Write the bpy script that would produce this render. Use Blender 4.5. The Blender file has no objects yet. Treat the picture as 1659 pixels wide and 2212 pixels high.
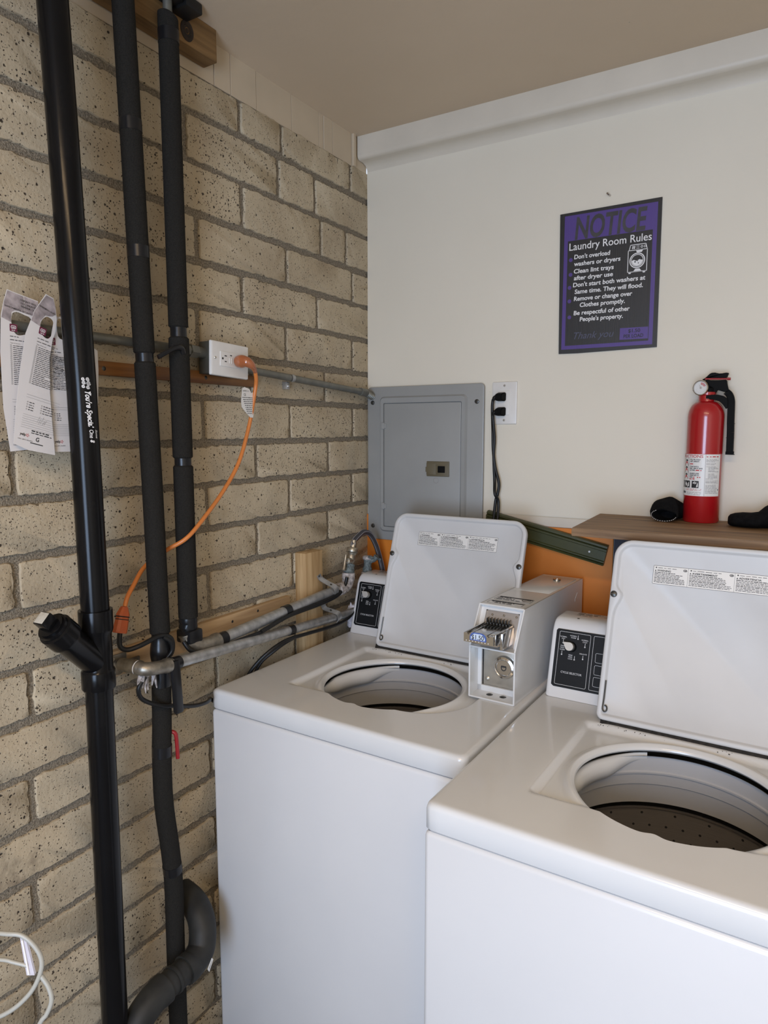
import bpy, bmesh, math, random
from mathutils import Vector as V, Matrix as M

random.seed(7)
scene = bpy.context.scene
COL = scene.collection
PI = math.pi

# ---------------------------------------------------------------- camera
cam_d = bpy.data.cameras.new('camera')
cam_d.sensor_fit = 'AUTO'
cam_d.sensor_width = 36.0
cam_d.lens = 1489.3 / 2212 * 36.0
cam_d.clip_start = 0.05
cam = bpy.data.objects.new('camera', cam_d)
COL.objects.link(cam)
right = V((0.8546243909, 0.5192465064, -0.0004647726))
down = V((0.0596859842, -0.0991258449, -0.9932832678))
fwd = V((-0.5158049376, 0.8488563674, -0.1157071036))
mw = M((right, -down, -fwd)).transposed().to_4x4()
mw.translation = V((1.19056, -1.86150, 1.52))
cam.matrix_world = mw
scene.camera = cam

# ---------------------------------------------------------------- world, lights, exposure
scene.view_settings.view_transform = 'Standard'
scene.view_settings.look = 'None'
scene.view_settings.gamma = 1.0
scene.view_settings.exposure = 0.2
w = bpy.data.worlds.new('sky')
scene.world = w
w.use_nodes = True
bg = w.node_tree.nodes['Background']
bg.inputs[0].default_value = (0.72, 0.82, 1.0, 1)
bg.inputs[1].default_value = 1.0


def area(name, loc, aim, sx, sy, power, color):
    d = bpy.data.lights.new(name, 'AREA')
    d.shape = 'RECTANGLE'
    d.size, d.size_y = sx, sy
    d.energy = power
    d.color = color
    o = bpy.data.objects.new(name, d)
    COL.objects.link(o)
    o.location = loc
    o.rotation_euler = (V(aim) - V(loc)).to_track_quat('-Z', 'Z').to_euler()
    return o


# daylight through the open doorway behind the camera, and a warm tube lamp on the ceiling
area('doorway_daylight', (1.25, -3.16, 1.25), (1.0, 0.0, 1.1), 0.85, 1.25, 41.0, (0.55, 0.72, 1.0))
area('ceiling_tube_lamp', (1.35, -2.35, 2.34), (1.25, -2.2, 0.0), 1.15, 0.07, 18.0, (1.0, 0.70, 0.40))

# ---------------------------------------------------------------- materials
MATS = {}


def mat(name, col, rough=0.5, metal=0.0, var=0.0, vscale=8.0, bump=0.0, bscale=200.0, coat=0.0,
        alpha=1.0, trans=0.0, stretch=None, spec=0.5, dist=0.001):
    m = bpy.data.materials.new(name)
    m.use_nodes = True
    nt = m.node_tree
    b = nt.nodes['Principled BSDF']
    b.inputs['Base Color'].default_value = (*col, 1)
    b.inputs['Roughness'].default_value = rough
    b.inputs['Metallic'].default_value = metal
    b.inputs['Coat Weight'].default_value = coat
    b.inputs['Coat Roughness'].default_value = 0.08
    b.inputs['Alpha'].default_value = alpha
    b.inputs['Transmission Weight'].default_value = trans
    b.inputs['Specular IOR Level'].default_value = spec
    tc = nt.nodes.new('ShaderNodeTexCoord')
    src = tc.outputs['Object']
    if stretch:
        mp = nt.nodes.new('ShaderNodeMapping')
        mp.inputs['Scale'].default_value = stretch
        nt.links.new(src, mp.inputs[0])
        src = mp.outputs[0]
    if var:
        n = nt.nodes.new('ShaderNodeTexNoise')
        n.inputs['Scale'].default_value = vscale
        n.inputs['Detail'].default_value = 5
        nt.links.new(src, n.inputs['Vector'])
        r = nt.nodes.new('ShaderNodeValToRGB')
        r.color_ramp.elements[0].position = 0.3
        r.color_ramp.elements[1].position = 0.7
        r.color_ramp.elements[0].color = (*[max(0, c * (1 - var)) for c in col], 1)
        r.color_ramp.elements[1].color = (*[min(1, c * (1 + var)) for c in col], 1)
        nt.links.new(n.outputs['Fac'], r.inputs[0])
        nt.links.new(r.outputs[0], b.inputs['Base Color'])
    if bump:
        n2 = nt.nodes.new('ShaderNodeTexNoise')
        n2.inputs['Scale'].default_value = bscale
        n2.inputs['Detail'].default_value = 4
        nt.links.new(src, n2.inputs['Vector'])
        bp = nt.nodes.new('ShaderNodeBump')
        bp.inputs['Strength'].default_value = bump
        bp.inputs['Distance'].default_value = dist
        nt.links.new(n2.outputs['Fac'], bp.inputs['Height'])
        nt.links.new(bp.outputs[0], b.inputs['Normal'])
    MATS[name] = m
    return m


def N(nt, t, **kw):
    n = nt.nodes.new(t)
    for k, v in kw.items():
        setattr(n, k, v)
    return n


def math_node(nt, op, a, b=None, clamp=False):
    n = nt.nodes.new('ShaderNodeMath')
    n.operation = op
    n.use_clamp = clamp
    for i, x in enumerate((a, b)):
        if x is None:
            continue
        if isinstance(x, (int, float)):
            n.inputs[i].default_value = x
        else:
            nt.links.new(x, n.inputs[i])
    return n.outputs[0]


# place of a sooty stain on the brick wall, in the wall's own coordinates
PATCH = (0.045, 0.39, 0.722)


def brick_mat():
    m = bpy.data.materials.new('pitted_brick')
    m.use_nodes = True
    nt = m.node_tree
    b = nt.nodes['Principled BSDF']
    b.inputs['Roughness'].default_value = 0.75
    b.inputs['Specular IOR Level'].default_value = 0.25
    tc = N(nt, 'ShaderNodeTexCoord')
    # warp so that the pits are irregular
    wn = N(nt, 'ShaderNodeTexNoise')
    wn.inputs['Scale'].default_value = 130
    nt.links.new(tc.outputs['Object'], wn.inputs['Vector'])
    mix = N(nt, 'ShaderNodeVectorMath', operation='MULTIPLY_ADD')
    nt.links.new(wn.outputs['Color'], mix.inputs[0])
    mix.inputs[1].default_value = (0.006, 0.006, 0.006)
    nt.links.new(tc.outputs['Object'], mix.inputs[2])

    def pits(scale, size, keep):
        v = N(nt, 'ShaderNodeTexVoronoi')
        v.inputs['Scale'].default_value = scale
        nt.links.new(mix.outputs[0], v.inputs['Vector'])
        sep = N(nt, 'ShaderNodeSeparateColor')
        nt.links.new(v.outputs['Color'], sep.inputs[0])
        r = math_node(nt, 'MULTIPLY', sep.outputs[0], size)
        k = math_node(nt, 'LESS_THAN', sep.outputs[1], keep)
        r = math_node(nt, 'MULTIPLY', r, k)
        d = math_node(nt, 'SUBTRACT', r, v.outputs['Distance'])
        return math_node(nt, 'MULTIPLY', d, 9.0, True)
    p1 = pits(175, 0.41, 0.50)
    p2 = pits(85, 0.26, 0.40)
    p3 = pits(300, 0.43, 0.50)
    p = math_node(nt, 'MAXIMUM', math_node(nt, 'MAXIMUM', p1, p2), p3)
    n = N(nt, 'ShaderNodeTexNoise')
    n.inputs['Scale'].default_value = 5.0
    n.inputs['Detail'].default_value = 7
    n.inputs['Roughness'].default_value = 0.65
    nt.links.new(tc.outputs['Object'], n.inputs['Vector'])
    r = N(nt, 'ShaderNodeValToRGB')
    r.color_ramp.elements[0].position = 0.28
    r.color_ramp.elements[1].position = 0.72
    r.color_ramp.elements[0].color = (0.38, 0.305, 0.205, 1)
    r.color_ramp.elements[1].color = (0.58, 0.49, 0.345, 1)
    nt.links.new(n.outputs['Fac'], r.inputs[0])
    # brown-black smudges that some bricks were fired with
    n3 = N(nt, 'ShaderNodeTexNoise')
    n3.inputs['Scale'].default_value = 2.3
    n3.inputs['Detail'].default_value = 8
    n3.inputs['Roughness'].default_value = 0.75
    nt.links.new(tc.outputs['Object'], n3.inputs['Vector'])
    r3 = N(nt, 'ShaderNodeValToRGB')
    r3.color_ramp.elements[0].position = 0.66
    r3.color_ramp.elements[1].position = 0.80
    r3.color_ramp.elements[0].color = (0, 0, 0, 1)
    r3.color_ramp.elements[1].color = (0.55, 0.55, 0.55, 1)
    nt.links.new(n3.outputs['Fac'], r3.inputs[0])
    mx0 = N(nt, 'ShaderNodeMixRGB')
    nt.links.new(r3.outputs[0], mx0.inputs[0])
    nt.links.new(r.outputs[0], mx0.inputs[1])
    mx0.inputs[2].default_value = (0.12, 0.085, 0.06, 1)
    # the sooty patch on one brick low at the left
    dv = N(nt, 'ShaderNodeVectorMath', operation='SUBTRACT')
    nt.links.new(tc.outputs['Object'], dv.inputs[0])
    dv.inputs[1].default_value = (PATCH[0], PATCH[1], PATCH[2])
    sc_ = N(nt, 'ShaderNodeVectorMath', operation='MULTIPLY')
    nt.links.new(dv.outputs[0], sc_.inputs[0])
    sc_.inputs[1].default_value = (1.0, 5.0, 13.0)
    ln_ = N(nt, 'ShaderNodeVectorMath', operation='LENGTH')
    nt.links.new(sc_.outputs[0], ln_.inputs[0])
    n4 = N(nt, 'ShaderNodeTexNoise')
    n4.inputs['Scale'].default_value = 38
    n4.inputs['Detail'].default_value = 6
    nt.links.new(tc.outputs['Object'], n4.inputs['Vector'])
    k4 = math_node(nt, 'SUBTRACT', math_node(nt, 'MULTIPLY', n4.outputs['Fac'], 2.6), math_node(nt, 'ADD', ln_.outputs['Value'], 0.45), True)
    mx4 = N(nt, 'ShaderNodeMixRGB')
    nt.links.new(math_node(nt, 'MULTIPLY', k4, 0.85), mx4.inputs[0])
    nt.links.new(mx0.outputs[0], mx4.inputs[1])
    mx4.inputs[2].default_value = (0.10, 0.07, 0.05, 1)
    mx0 = mx4
    mx = N(nt, 'ShaderNodeMixRGB')
    nt.links.new(p, mx.inputs[0])
    nt.links.new(mx0.outputs[0], mx.inputs[1])
    mx.inputs[2].default_value = (0.055, 0.042, 0.03, 1)
    nt.links.new(mx.outputs[0], b.inputs['Base Color'])
    n2 = N(nt, 'ShaderNodeTexNoise')
    n2.inputs['Scale'].default_value = 160
    n2.inputs['Detail'].default_value = 4
    nt.links.new(tc.outputs['Object'], n2.inputs['Vector'])
    h = math_node(nt, 'SUBTRACT', math_node(nt, 'MULTIPLY', n2.outputs['Fac'], 0.55), p)
    bp = N(nt, 'ShaderNodeBump')
    bp.inputs['Strength'].default_value = 0.9
    bp.inputs['Distance'].default_value = 0.0026
    nt.links.new(h, bp.inputs['Height'])
    nt.links.new(bp.outputs[0], b.inputs['Normal'])
    return m


def plaster_mat(name, c0, c1, speck=0.5):
    m = bpy.data.materials.new(name)
    m.use_nodes = True
    nt = m.node_tree
    b = nt.nodes['Principled BSDF']
    b.inputs['Roughness'].default_value = 0.6
    b.inputs['Specular IOR Level'].default_value = 0.3
    tc = N(nt, 'ShaderNodeTexCoord')
    n = N(nt, 'ShaderNodeTexNoise')
    n.inputs['Scale'].default_value = 2.2
    n.inputs['Detail'].default_value = 6
    nt.links.new(tc.outputs['Object'], n.inputs['Vector'])
    r = N(nt, 'ShaderNodeValToRGB')
    r.color_ramp.elements[0].position = 0.3
    r.color_ramp.elements[1].position = 0.7
    r.color_ramp.elements[0].color = (*c0, 1)
    r.color_ramp.elements[1].color = (*c1, 1)
    nt.links.new(n.outputs['Fac'], r.inputs[0])
    v = N(nt, 'ShaderNodeTexVoronoi')
    v.inputs['Scale'].default_value = 15
    nt.links.new(tc.outputs['Object'], v.inputs['Vector'])
    sep = N(nt, 'ShaderNodeSeparateColor')
    nt.links.new(v.outputs['Color'], sep.inputs[0])
    rr = math_node(nt, 'MULTIPLY', math_node(nt, 'POWER', sep.outputs[0], 6.0), 0.05)
    d = math_node(nt, 'MULTIPLY', math_node(nt, 'SUBTRACT', rr, v.outputs['Distance']), 60.0, True)
    d = math_node(nt, 'MULTIPLY', d, speck)
    mx = N(nt, 'ShaderNodeMixRGB')
    nt.links.new(d, mx.inputs[0])
    nt.links.new(r.outputs[0], mx.inputs[1])
    mx.inputs[2].default_value = (0.12, 0.10, 0.08, 1)
    nt.links.new(mx.outputs[0], b.inputs['Base Color'])
    n2 = N(nt, 'ShaderNodeTexNoise')
    n2.inputs['Scale'].default_value = 45
    n2.inputs['Detail'].default_value = 5
    nt.links.new(tc.outputs['Object'], n2.inputs['Vector'])
    bp = N(nt, 'ShaderNodeBump')
    bp.inputs['Strength'].default_value = 0.25
    bp.inputs['Distance'].default_value = 0.002
    nt.links.new(n2.outputs['Fac'], bp.inputs['Height'])
    nt.links.new(bp.outputs[0], b.inputs['Normal'])
    return m


def wood_mat(name, c0, c1, axis, rough=0.6, scale=1.0):
    """grain lines running along the given axis"""
    m = bpy.data.materials.new(name)
    m.use_nodes = True
    nt = m.node_tree
    b = nt.nodes['Principled BSDF']
    b.inputs['Roughness'].default_value = rough
    tc = N(nt, 'ShaderNodeTexCoord')
    mp = N(nt, 'ShaderNodeMapping')
    s = [70 * scale] * 3
    s[axis] = 4 * scale
    mp.inputs['Scale'].default_value = s
    nt.links.new(tc.outputs['Object'], mp.inputs[0])
    n = N(nt, 'ShaderNodeTexNoise')
    n.inputs['Scale'].default_value = 1.6
    n.inputs['Detail'].default_value = 6
    n.inputs['Distortion'].default_value = 0.6
    nt.links.new(mp.outputs[0], n.inputs['Vector'])
    r = N(nt, 'ShaderNodeValToRGB')
    r.color_ramp.elements[0].position = 0.32
    r.color_ramp.elements[1].position = 0.68
    r.color_ramp.elements[0].color = (*c0, 1)
    r.color_ramp.elements[1].color = (*c1, 1)
    nt.links.new(n.outputs['Fac'], r.inputs[0])
    nt.links.new(r.outputs[0], b.inputs['Base Color'])
    bp = N(nt, 'ShaderNodeBump')
    bp.inputs['Strength'].default_value = 0.35
    bp.inputs['Distance'].default_value = 0.001
    nt.links.new(n.outputs['Fac'], bp.inputs['Height'])
    nt.links.new(bp.outputs[0], b.inputs['Normal'])
    return m


BRICK = brick_mat()
MORTAR = mat('mortar', (0.25, 0.213, 0.16), 0.95, var=0.5, vscale=280, bump=1.0, bscale=420, dist=0.003, spec=0.1)
CREAM = plaster_mat('cream_paint', (0.73, 0.675, 0.56), (0.77, 0.715, 0.60), 0.75)
CREAM2 = mat('cream_trim_paint', (0.66, 0.60, 0.50), 0.45, var=0.04, bump=0.1, bscale=80)
TAN = plaster_mat('tan_ceiling_paint', (0.60, 0.475, 0.335), (0.65, 0.52, 0.375), 0.5)
TANB = mat('tan_board_paint', (0.56, 0.46, 0.33), 0.6, var=0.06, bump=0.1, bscale=60)
CONC = mat('grey_concrete', (0.15, 0.14, 0.13), 0.85, var=0.2, bump=0.5, bscale=90)
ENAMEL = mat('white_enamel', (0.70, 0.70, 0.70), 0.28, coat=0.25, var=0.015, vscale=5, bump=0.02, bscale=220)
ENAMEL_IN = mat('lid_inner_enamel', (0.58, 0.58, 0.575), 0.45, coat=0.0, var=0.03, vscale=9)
BEIGE = mat('off_white_enamel', (0.71, 0.715, 0.71), 0.25, coat=0.4, var=0.02, vscale=6)
TUBW = mat('grey_tub_plastic', (0.50, 0.51, 0.53), 0.45, var=0.03)
STEEL = mat('brushed_steel', (0.52, 0.49, 0.47), 0.38, metal=0.75, var=0.08, vscale=20, stretch=(1, 1, 40))
CHROME = mat('chrome', (0.62, 0.60, 0.57), 0.16, metal=1.0)
ZINC = mat('zinc_plate', (0.55, 0.53, 0.48), 0.35, metal=0.85, var=0.12, vscale=40)
GALV = mat('galvanised_pipe_steel', (0.47, 0.47, 0.46), 0.42, metal=0.75, var=0.25, vscale=55, bump=0.35, bscale=140)
IRON = mat('malleable_iron', (0.30, 0.27, 0.22), 0.42, metal=0.8, var=0.3, vscale=60, bump=0.4, bscale=120)
BRASS = mat('weathered_brass', (0.45, 0.41, 0.33), 0.4, metal=0.85, var=0.3, vscale=80)
TEAL = mat('corroded_teal_brass', (0.15, 0.18, 0.18), 0.8, metal=0.2, var=0.6, vscale=160, bump=0.8, bscale=200)
CRUST = mat('limescale_crust', (0.42, 0.38, 0.36), 0.9, metal=0.1, var=0.55, vscale=110, bump=1.0, bscale=160, dist=0.002)
ABS = mat('black_drain_plastic', (0.005, 0.005, 0.0055), 0.2, var=0.2, vscale=12, bump=0.04, bscale=60, spec=0.2)
ABSD = mat('dusty_drain_plastic', (0.017, 0.0165, 0.014), 0.6, var=0.5, vscale=25, bump=0.2, bscale=90)
FOAM = mat('grey_black_foam', (0.0205, 0.019, 0.0165), 0.9, var=0.3, vscale=520, bump=1.0, bscale=520, dist=0.0012, spec=0.10)
TAPE = mat('black_tape', (0.010, 0.010, 0.011), 0.28, bump=0.2, bscale=90, spec=0.35)
RUBBER = mat('black_cord_rubber', (0.010, 0.010, 0.010), 0.38, spec=0.35)
BLACKP = mat('black_plastic', (0.006, 0.006, 0.006), 0.6, bump=0.05, bscale=200, spec=0.08)
CLOTH = mat('black_cloth', (0.0075, 0.0075, 0.008), 0.95, var=0.3, vscale=120, bump=0.6, bscale=600, spec=0.1)
RED = mat('red_enamel', (0.37, 0.008, 0.011), 0.26, coat=0.5, bump=0.03, bscale=260)
REDP = mat('red_print', (0.52, 0.03, 0.04), 0.5)
REDV = mat('red_vinyl', (0.30, 0.012, 0.014), 0.4)
PAPER = mat('white_paper', (0.70, 0.67, 0.65), 0.7, var=0.02)
PAPERB = mat('mauve_photo_print', (0.36, 0.31, 0.31), 0.7, var=0.45, vscale=60)
LABELW = mat('white_label', (0.76, 0.75, 0.72), 0.4)
INK = mat('black_ink', (0.02, 0.02, 0.022), 0.6)
INKM = mat('dark_grey_ink', (0.10, 0.095, 0.095), 0.6)
INKG = mat('grey_ink', (0.26, 0.25, 0.25), 0.6)
MAGENTA = mat('maroon_ink', (0.15, 0.02, 0.05), 0.6)
NAVYI = mat('navy_ink', (0.03, 0.03, 0.10), 0.6)
WHITEI = mat('white_ink', (0.80, 0.79, 0.78), 0.5)
OFFI = mat('muted_white_ink', (0.55, 0.55, 0.55), 0.5)
PANELG = mat('grey_panel_enamel', (0.30, 0.305, 0.295), 0.42, var=0.05, vscale=7, bump=0.05, bscale=150, coat=0.1)
LATCH = mat('olive_brown_plastic', (0.125, 0.105, 0.062), 0.5)
SIGNB = mat('black_corrugated_sign', (0.020, 0.020, 0.021), 0.42, bump=0.35, bscale=1.0, stretch=(900, 1, 1))
PURP = mat('purple_vinyl', (0.085, 0.050, 0.235), 0.40, var=0.08, vscale=30, bump=0.25, bscale=1.0, stretch=(900, 1, 1))
SIGNGREY = mat('dark_smoke_vinyl', (0.050, 0.048, 0.052), 0.42, var=0.2, vscale=40)
SIGNINK = mat('slate_script_ink', (0.075, 0.08, 0.13), 0.5)
ORANGEW = mat('orange_painted_plywood', (0.66, 0.205, 0.022), 0.45, var=0.14, vscale=4, bump=0.12, bscale=40)
NAVYW = mat('navy_painted_board', (0.020, 0.022, 0.040), 0.6, var=0.2, vscale=9)
GREENW = mat('olive_green_paint', (0.052, 0.056, 0.018), 0.38, var=0.12, vscale=16, bump=0.12, bscale=60)
SHELFW = wood_mat('weathered_brown_plank', (0.13, 0.07, 0.029), (0.33, 0.20, 0.095), 0, 0.6, 0.55)
PINEY = wood_mat('raw_pine', (0.38, 0.24, 0.12), (0.58, 0.40, 0.22), 1, 0.7, 0.5)
PINEZ = wood_mat('raw_pine_upright', (0.38, 0.235, 0.10), (0.60, 0.42, 0.22), 2, 0.7, 0.7)
STAIN = wood_mat('orange_stained_wood', (0.12, 0.045, 0.012), (0.30, 0.13, 0.035), 1, 0.5, 0.5)
BEAMW = wood_mat('ambered_lumber', (0.13, 0.068, 0.020), (0.29, 0.165, 0.060), 1, 0.75, 0.45)
HOLEDISC = mat('dark_hole_disc', (0.018, 0.010, 0.006), 0.6, var=0.6, vscale=90)  # dark colour for the disc that shows a pipe hole
ORANGEC = mat('orange_cord_vinyl', (0.62, 0.20, 0.045), 0.35, var=0.08, vscale=30)
ORANGED = mat('orange_connector_vinyl', (0.50, 0.105, 0.025), 0.45, var=0.12, vscale=40)
COPPERP = mat('amber_clear_plug', (0.50, 0.16, 0.06), 0.12, coat=0.8, trans=0.25)
OUTW = mat('white_outlet_plastic', (0.72, 0.70, 0.66), 0.35, var=0.03, vscale=40)
BOXG = mat('grey_steel_box', (0.085, 0.085, 0.072), 0.5, metal=0.3, var=0.15, vscale=30)
EMT = mat('dull_conduit_steel', (0.20, 0.20, 0.175), 0.45, metal=0.6, var=0.15, vscale=40)
BLACKPANEL = mat('black_control_panel', (0.010, 0.011, 0.0125), 0.4, spec=0.2)
SATIN = mat('satin_knob_metal', (0.62, 0.60, 0.56), 0.35, metal=0.4)
SEAM = mat('grey_seam_shade', (0.16, 0.16, 0.17), 0.8)  # grey that paints in the shade of the deck seam
BLUEI = mat('blue_price_border', (0.07, 0.13, 0.42), 0.4)
PALEB = mat('pale_blue_price', (0.62, 0.72, 0.86), 0.4)
SCREWD = mat('dark_screw_steel', (0.09, 0.09, 0.085), 0.35, metal=0.8)
GRIME = mat('black_grime', (0.018, 0.015, 0.012), 0.9, var=0.6, vscale=150, bump=1.0, bscale=200)
BRAID = mat('braided_steel_hose', (0.09, 0.09, 0.10), 0.35, metal=0.5)
BRAIDL = mat('braid_highlight_wire', (0.42, 0.42, 0.46), 0.35, metal=0.6)
WIREW = mat('white_coated_wire', (0.40, 0.39, 0.34), 0.4)
CLEARP = mat('clear_plastic', (0.80, 0.78, 0.88), 0.12, alpha=0.55, coat=0.6)
GLASS = mat('gauge_lens', (0.95, 0.95, 0.95), 0.03, alpha=0.25, coat=1.0)
STICK = mat('aged_sticker', (0.50, 0.47, 0.40), 0.6, var=0.15, vscale=120)
CAULK = mat('white_sealant', (0.60, 0.58, 0.62), 0.7, var=0.3, vscale=90)

# ---------------------------------------------------------------- mesh builder
WM = {}


def frames(pts, closed=False):
    n = len(pts)
    T = []
    for i in range(n):
        a = pts[(i - 1) % n] if closed or i > 0 else pts[0]
        b = pts[(i + 1) % n] if closed or i < n - 1 else pts[-1]
        T.append((b - a).normalized())
    u = T[0].orthogonal().normalized()
    out = []
    for t in T:
        u = (u - t * u.dot(t)).normalized()
        out.append((t, u, t.cross(u)))
    return out


def spline(pts, n=8, closed=False):
    P = [V(p) for p in pts]
    m = len(P)
    out = []
    segs = m if closed else m - 1
    for i in range(segs):
        if closed:
            p0, p1, p2, p3 = P[(i - 1) % m], P[i], P[(i + 1) % m], P[(i + 2) % m]
        else:
            p0, p1, p2, p3 = P[max(i - 1, 0)], P[i], P[i + 1], P[min(i + 2, m - 1)]
        for k in range(n):
            t = k / n
            out.append(0.5 * ((2 * p1) + (p2 - p0) * t + (2 * p0 - 5 * p1 + 4 * p2 - p3) * t * t + (3 * p1 - p0 - 3 * p2 + p3) * t ** 3))
    if not closed:
        out.append(P[-1])
    return out


TXT = {}


def text2d(s, bold=0.0, shear=0.0):
    key = (s, bold, shear)
    if key in TXT:
        return TXT[key]
    cu = bpy.data.curves.new('txt', 'FONT')
    cu.body = s
    cu.resolution_u = 4
    cu.offset = bold
    cu.shear = shear
    o = bpy.data.objects.new('txt', cu)
    COL.objects.link(o)
    dg = bpy.context.evaluated_depsgraph_get()
    me = bpy.data.meshes.new_from_object(o.evaluated_get(dg))
    vs = [(v.co.x, v.co.y) for v in me.vertices]
    fs = [tuple(p.vertices) for p in me.polygons]
    bpy.data.objects.remove(o)
    bpy.data.curves.remove(cu)
    bpy.data.meshes.remove(me)
    TXT[key] = (vs, fs)
    return TXT[key]


class MB:
    def __init__(self):
        self.bm = bmesh.new()

    def face(self, pts, mi=0):
        vs = [self.bm.verts.new(p) for p in pts]
        try:
            f = self.bm.faces.new(vs)
            f.material_index = mi
            return f
        except ValueError:
            return None

    def add(self, other, mi, T=None):
        """merge another bmesh"""
        vm = {}
        for v in other.verts:
            vm[v] = self.bm.verts.new(T @ v.co if T else v.co)
        for f in other.faces:
            try:
                nf = self.bm.faces.new([vm[v] for v in f.verts])
                nf.material_index = mi
            except ValueError:
                pass
        other.free()
        return self

    def box(self, lo, hi, bev=0.0, seg=2, mi=0, T=None):
        lo, hi = V(lo), V(hi)
        t = bmesh.new()
        bmesh.ops.create_cube(t, size=1.0)
        c, s = (lo + hi) / 2, hi - lo
        for v in t.verts:
            v.co = V((v.co.x * s.x + c.x, v.co.y * s.y + c.y, v.co.z * s.z + c.z))
        if bev:
            bmesh.ops.bevel(t, geom=list(t.edges) + list(t.verts), offset=bev, segments=seg, profile=0.5, affect='EDGES')
        return self.add(t, mi, T)

    def tube(self, pts, r, seg=14, mi=0, caps=True, closed=False, flat=1.0):
        P = [V(p) for p in pts]
        F = frames(P, closed)
        rings = []
        for i, p in enumerate(P):
            rr = r[i] if isinstance(r, (list, tuple)) else r
            t, u, b = F[i]
            rings.append([self.bm.verts.new(p + u * (rr * math.cos(a)) + b * (rr * flat * math.sin(a)))
                          for a in [2 * PI * k / seg for k in range(seg)]])
        m = len(rings)
        for i in range(m if closed else m - 1):
            A, B = rings[i], rings[(i + 1) % m]
            for k in range(seg):
                f = self.bm.faces.new((A[k], A[(k + 1) % seg], B[(k + 1) % seg], B[k]))
                f.material_index = mi
        if caps and not closed:
            for R in (list(reversed(rings[0])), rings[-1]):
                f = self.bm.faces.new(R)
                f.material_index = mi
        return self

    def lathe(self, prof, org=(0, 0, 0), axis=(0, 0, 1), seg=40, mi=0, ang=None):
        """prof: (radius, height) pairs along the axis"""
        ax = V(axis).normalized()
        u = ax.orthogonal().normalized() if abs(ax.z) < 0.99 else V((1, 0, 0))
        b = ax.cross(u)
        org = V(org)
        rings = []
        for (r, h) in prof:
            if r < 1e-6:
                rings.append([self.bm.verts.new(org + ax * h)])
            else:
                rings.append([self.bm.verts.new(org + ax * h + u * (r * math.cos(2 * PI * k / seg)) + b * (r * math.sin(2 * PI * k / seg)))
                              for k in range(seg)])
        for A, B in zip(rings, rings[1:]):
            for k in range(seg):
                k2 = (k + 1) % seg
                if len(A) == 1 and len(B) == 1:
                    continue
                if len(A) == 1:
                    vs = (A[0], B[k2], B[k])
                elif len(B) == 1:
                    vs = (A[k], A[k2], B[0])
                else:
                    vs = (A[k], A[k2], B[k2], B[k])
                f = self.bm.faces.new(vs)
                f.material_index = mi
        return self

    def plate(self, outline, off, holes=(), mi=0, mi_back=None):
        """extrude a flat outline (3-D points) by the vector off, with holes"""
        off = V(off)
        t = bmesh.new()
        loops = []
        for L in [outline] + list(holes):
            vs = [t.verts.new(V(p)) for p in L]
            for i in range(len(vs)):
                t.edges.new((vs[i], vs[(i + 1) % len(vs)]))
            loops.append(vs)
        if holes:
            bmesh.ops.triangle_fill(t, use_beauty=True, edges=list(t.edges))
        else:
            t.faces.new(loops[0])
        tops = list(t.faces)
        vm = {}
        for f in tops:
            nv = []
            for v in f.verts:
                if v not in vm:
                    vm[v] = self.bm.verts.new(v.co + off)
                nv.append(vm[v])
            nf = self.bm.faces.new(nv)
            nf.material_index = mi
        vb = {}
        for f in tops:
            nv = []
            for v in reversed(f.verts):
                if v not in vb:
                    vb[v] = self.bm.verts.new(v.co)
                nv.append(vb[v])
            nf = self.bm.faces.new(nv)
            nf.material_index = mi if mi_back is None else mi_back
        for vs in loops:
            for i in range(len(vs)):
                a, b = vs[i], vs[(i + 1) % len(vs)]
                try:
                    nf = self.bm.faces.new((vb[a], vb[b], vm[b], vm[a]))
                    nf.material_index = mi
                except (ValueError, KeyError):
                    pass
        t.free()
        return self

    def text(self, s, fn, w=None, h=0.01, bold=0.0, shear=0.0, mi=0, center=False):
        """lettering: fn maps (u along the line, v up) to a point; h is the capital height"""
        vs, fs = text2d(s, bold, shear)
        if not vs:
            return self
        x0, x1 = min(v[0] for v in vs), max(v[0] for v in vs)
        sy = h / 0.70
        sx = (w / (x1 - x0)) if w else sy
        ox = -(x1 - x0) * sx / 2 if center else 0
        nv = [self.bm.verts.new(fn((x - x0) * sx + ox, y * sy)) for x, y in vs]
        for f in fs:
            try:
                nf = self.bm.faces.new([nv[i] for i in f])
                nf.material_index = mi
            except ValueError:
                pass
        return self

    def bars(self, fn, u0, u1, v, h, mi=0, gap=0.25, word=0.012):
        """a line of small print too fine to read: a row of word-sized strokes"""
        u = u0
        while u < u1 - word * 0.2:
            e = min(u + word * random.uniform(0.5, 1.5), u1)
            hh = h * random.uniform(0.75, 1.0)
            self.face([fn(u, v), fn(e, v), fn(e, v + hh), fn(u, v + hh)], mi)
            u = e + word * gap
        return self

    def rect_line(self, fn, u0, v0, u1, v1, t, r=0.0, mi=0):
        """thin rounded rectangle outline"""
        def outl(d):
            rr = max(r - d, 0.0002)
            pts = []
            for cx, cy, a0 in ((u1 - d - rr, v1 - d - rr, 0), (u0 + d + rr, v1 - d - rr, 90), (u0 + d + rr, v0 + d + rr, 180), (u1 - d - rr, v0 + d + rr, 270)):
                for k in range(5):
                    a = math.radians(a0 + k * 22.5)
                    pts.append((cx + rr * math.cos(a), cy + rr * math.sin(a)))
            return pts
        A, B = outl(0), outl(t)
        n = len(A)
        for i in range(n):
            j = (i + 1) % n
            self.face([fn(*A[i]), fn(*A[j]), fn(*B[j]), fn(*B[i])], mi)
        return self

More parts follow.
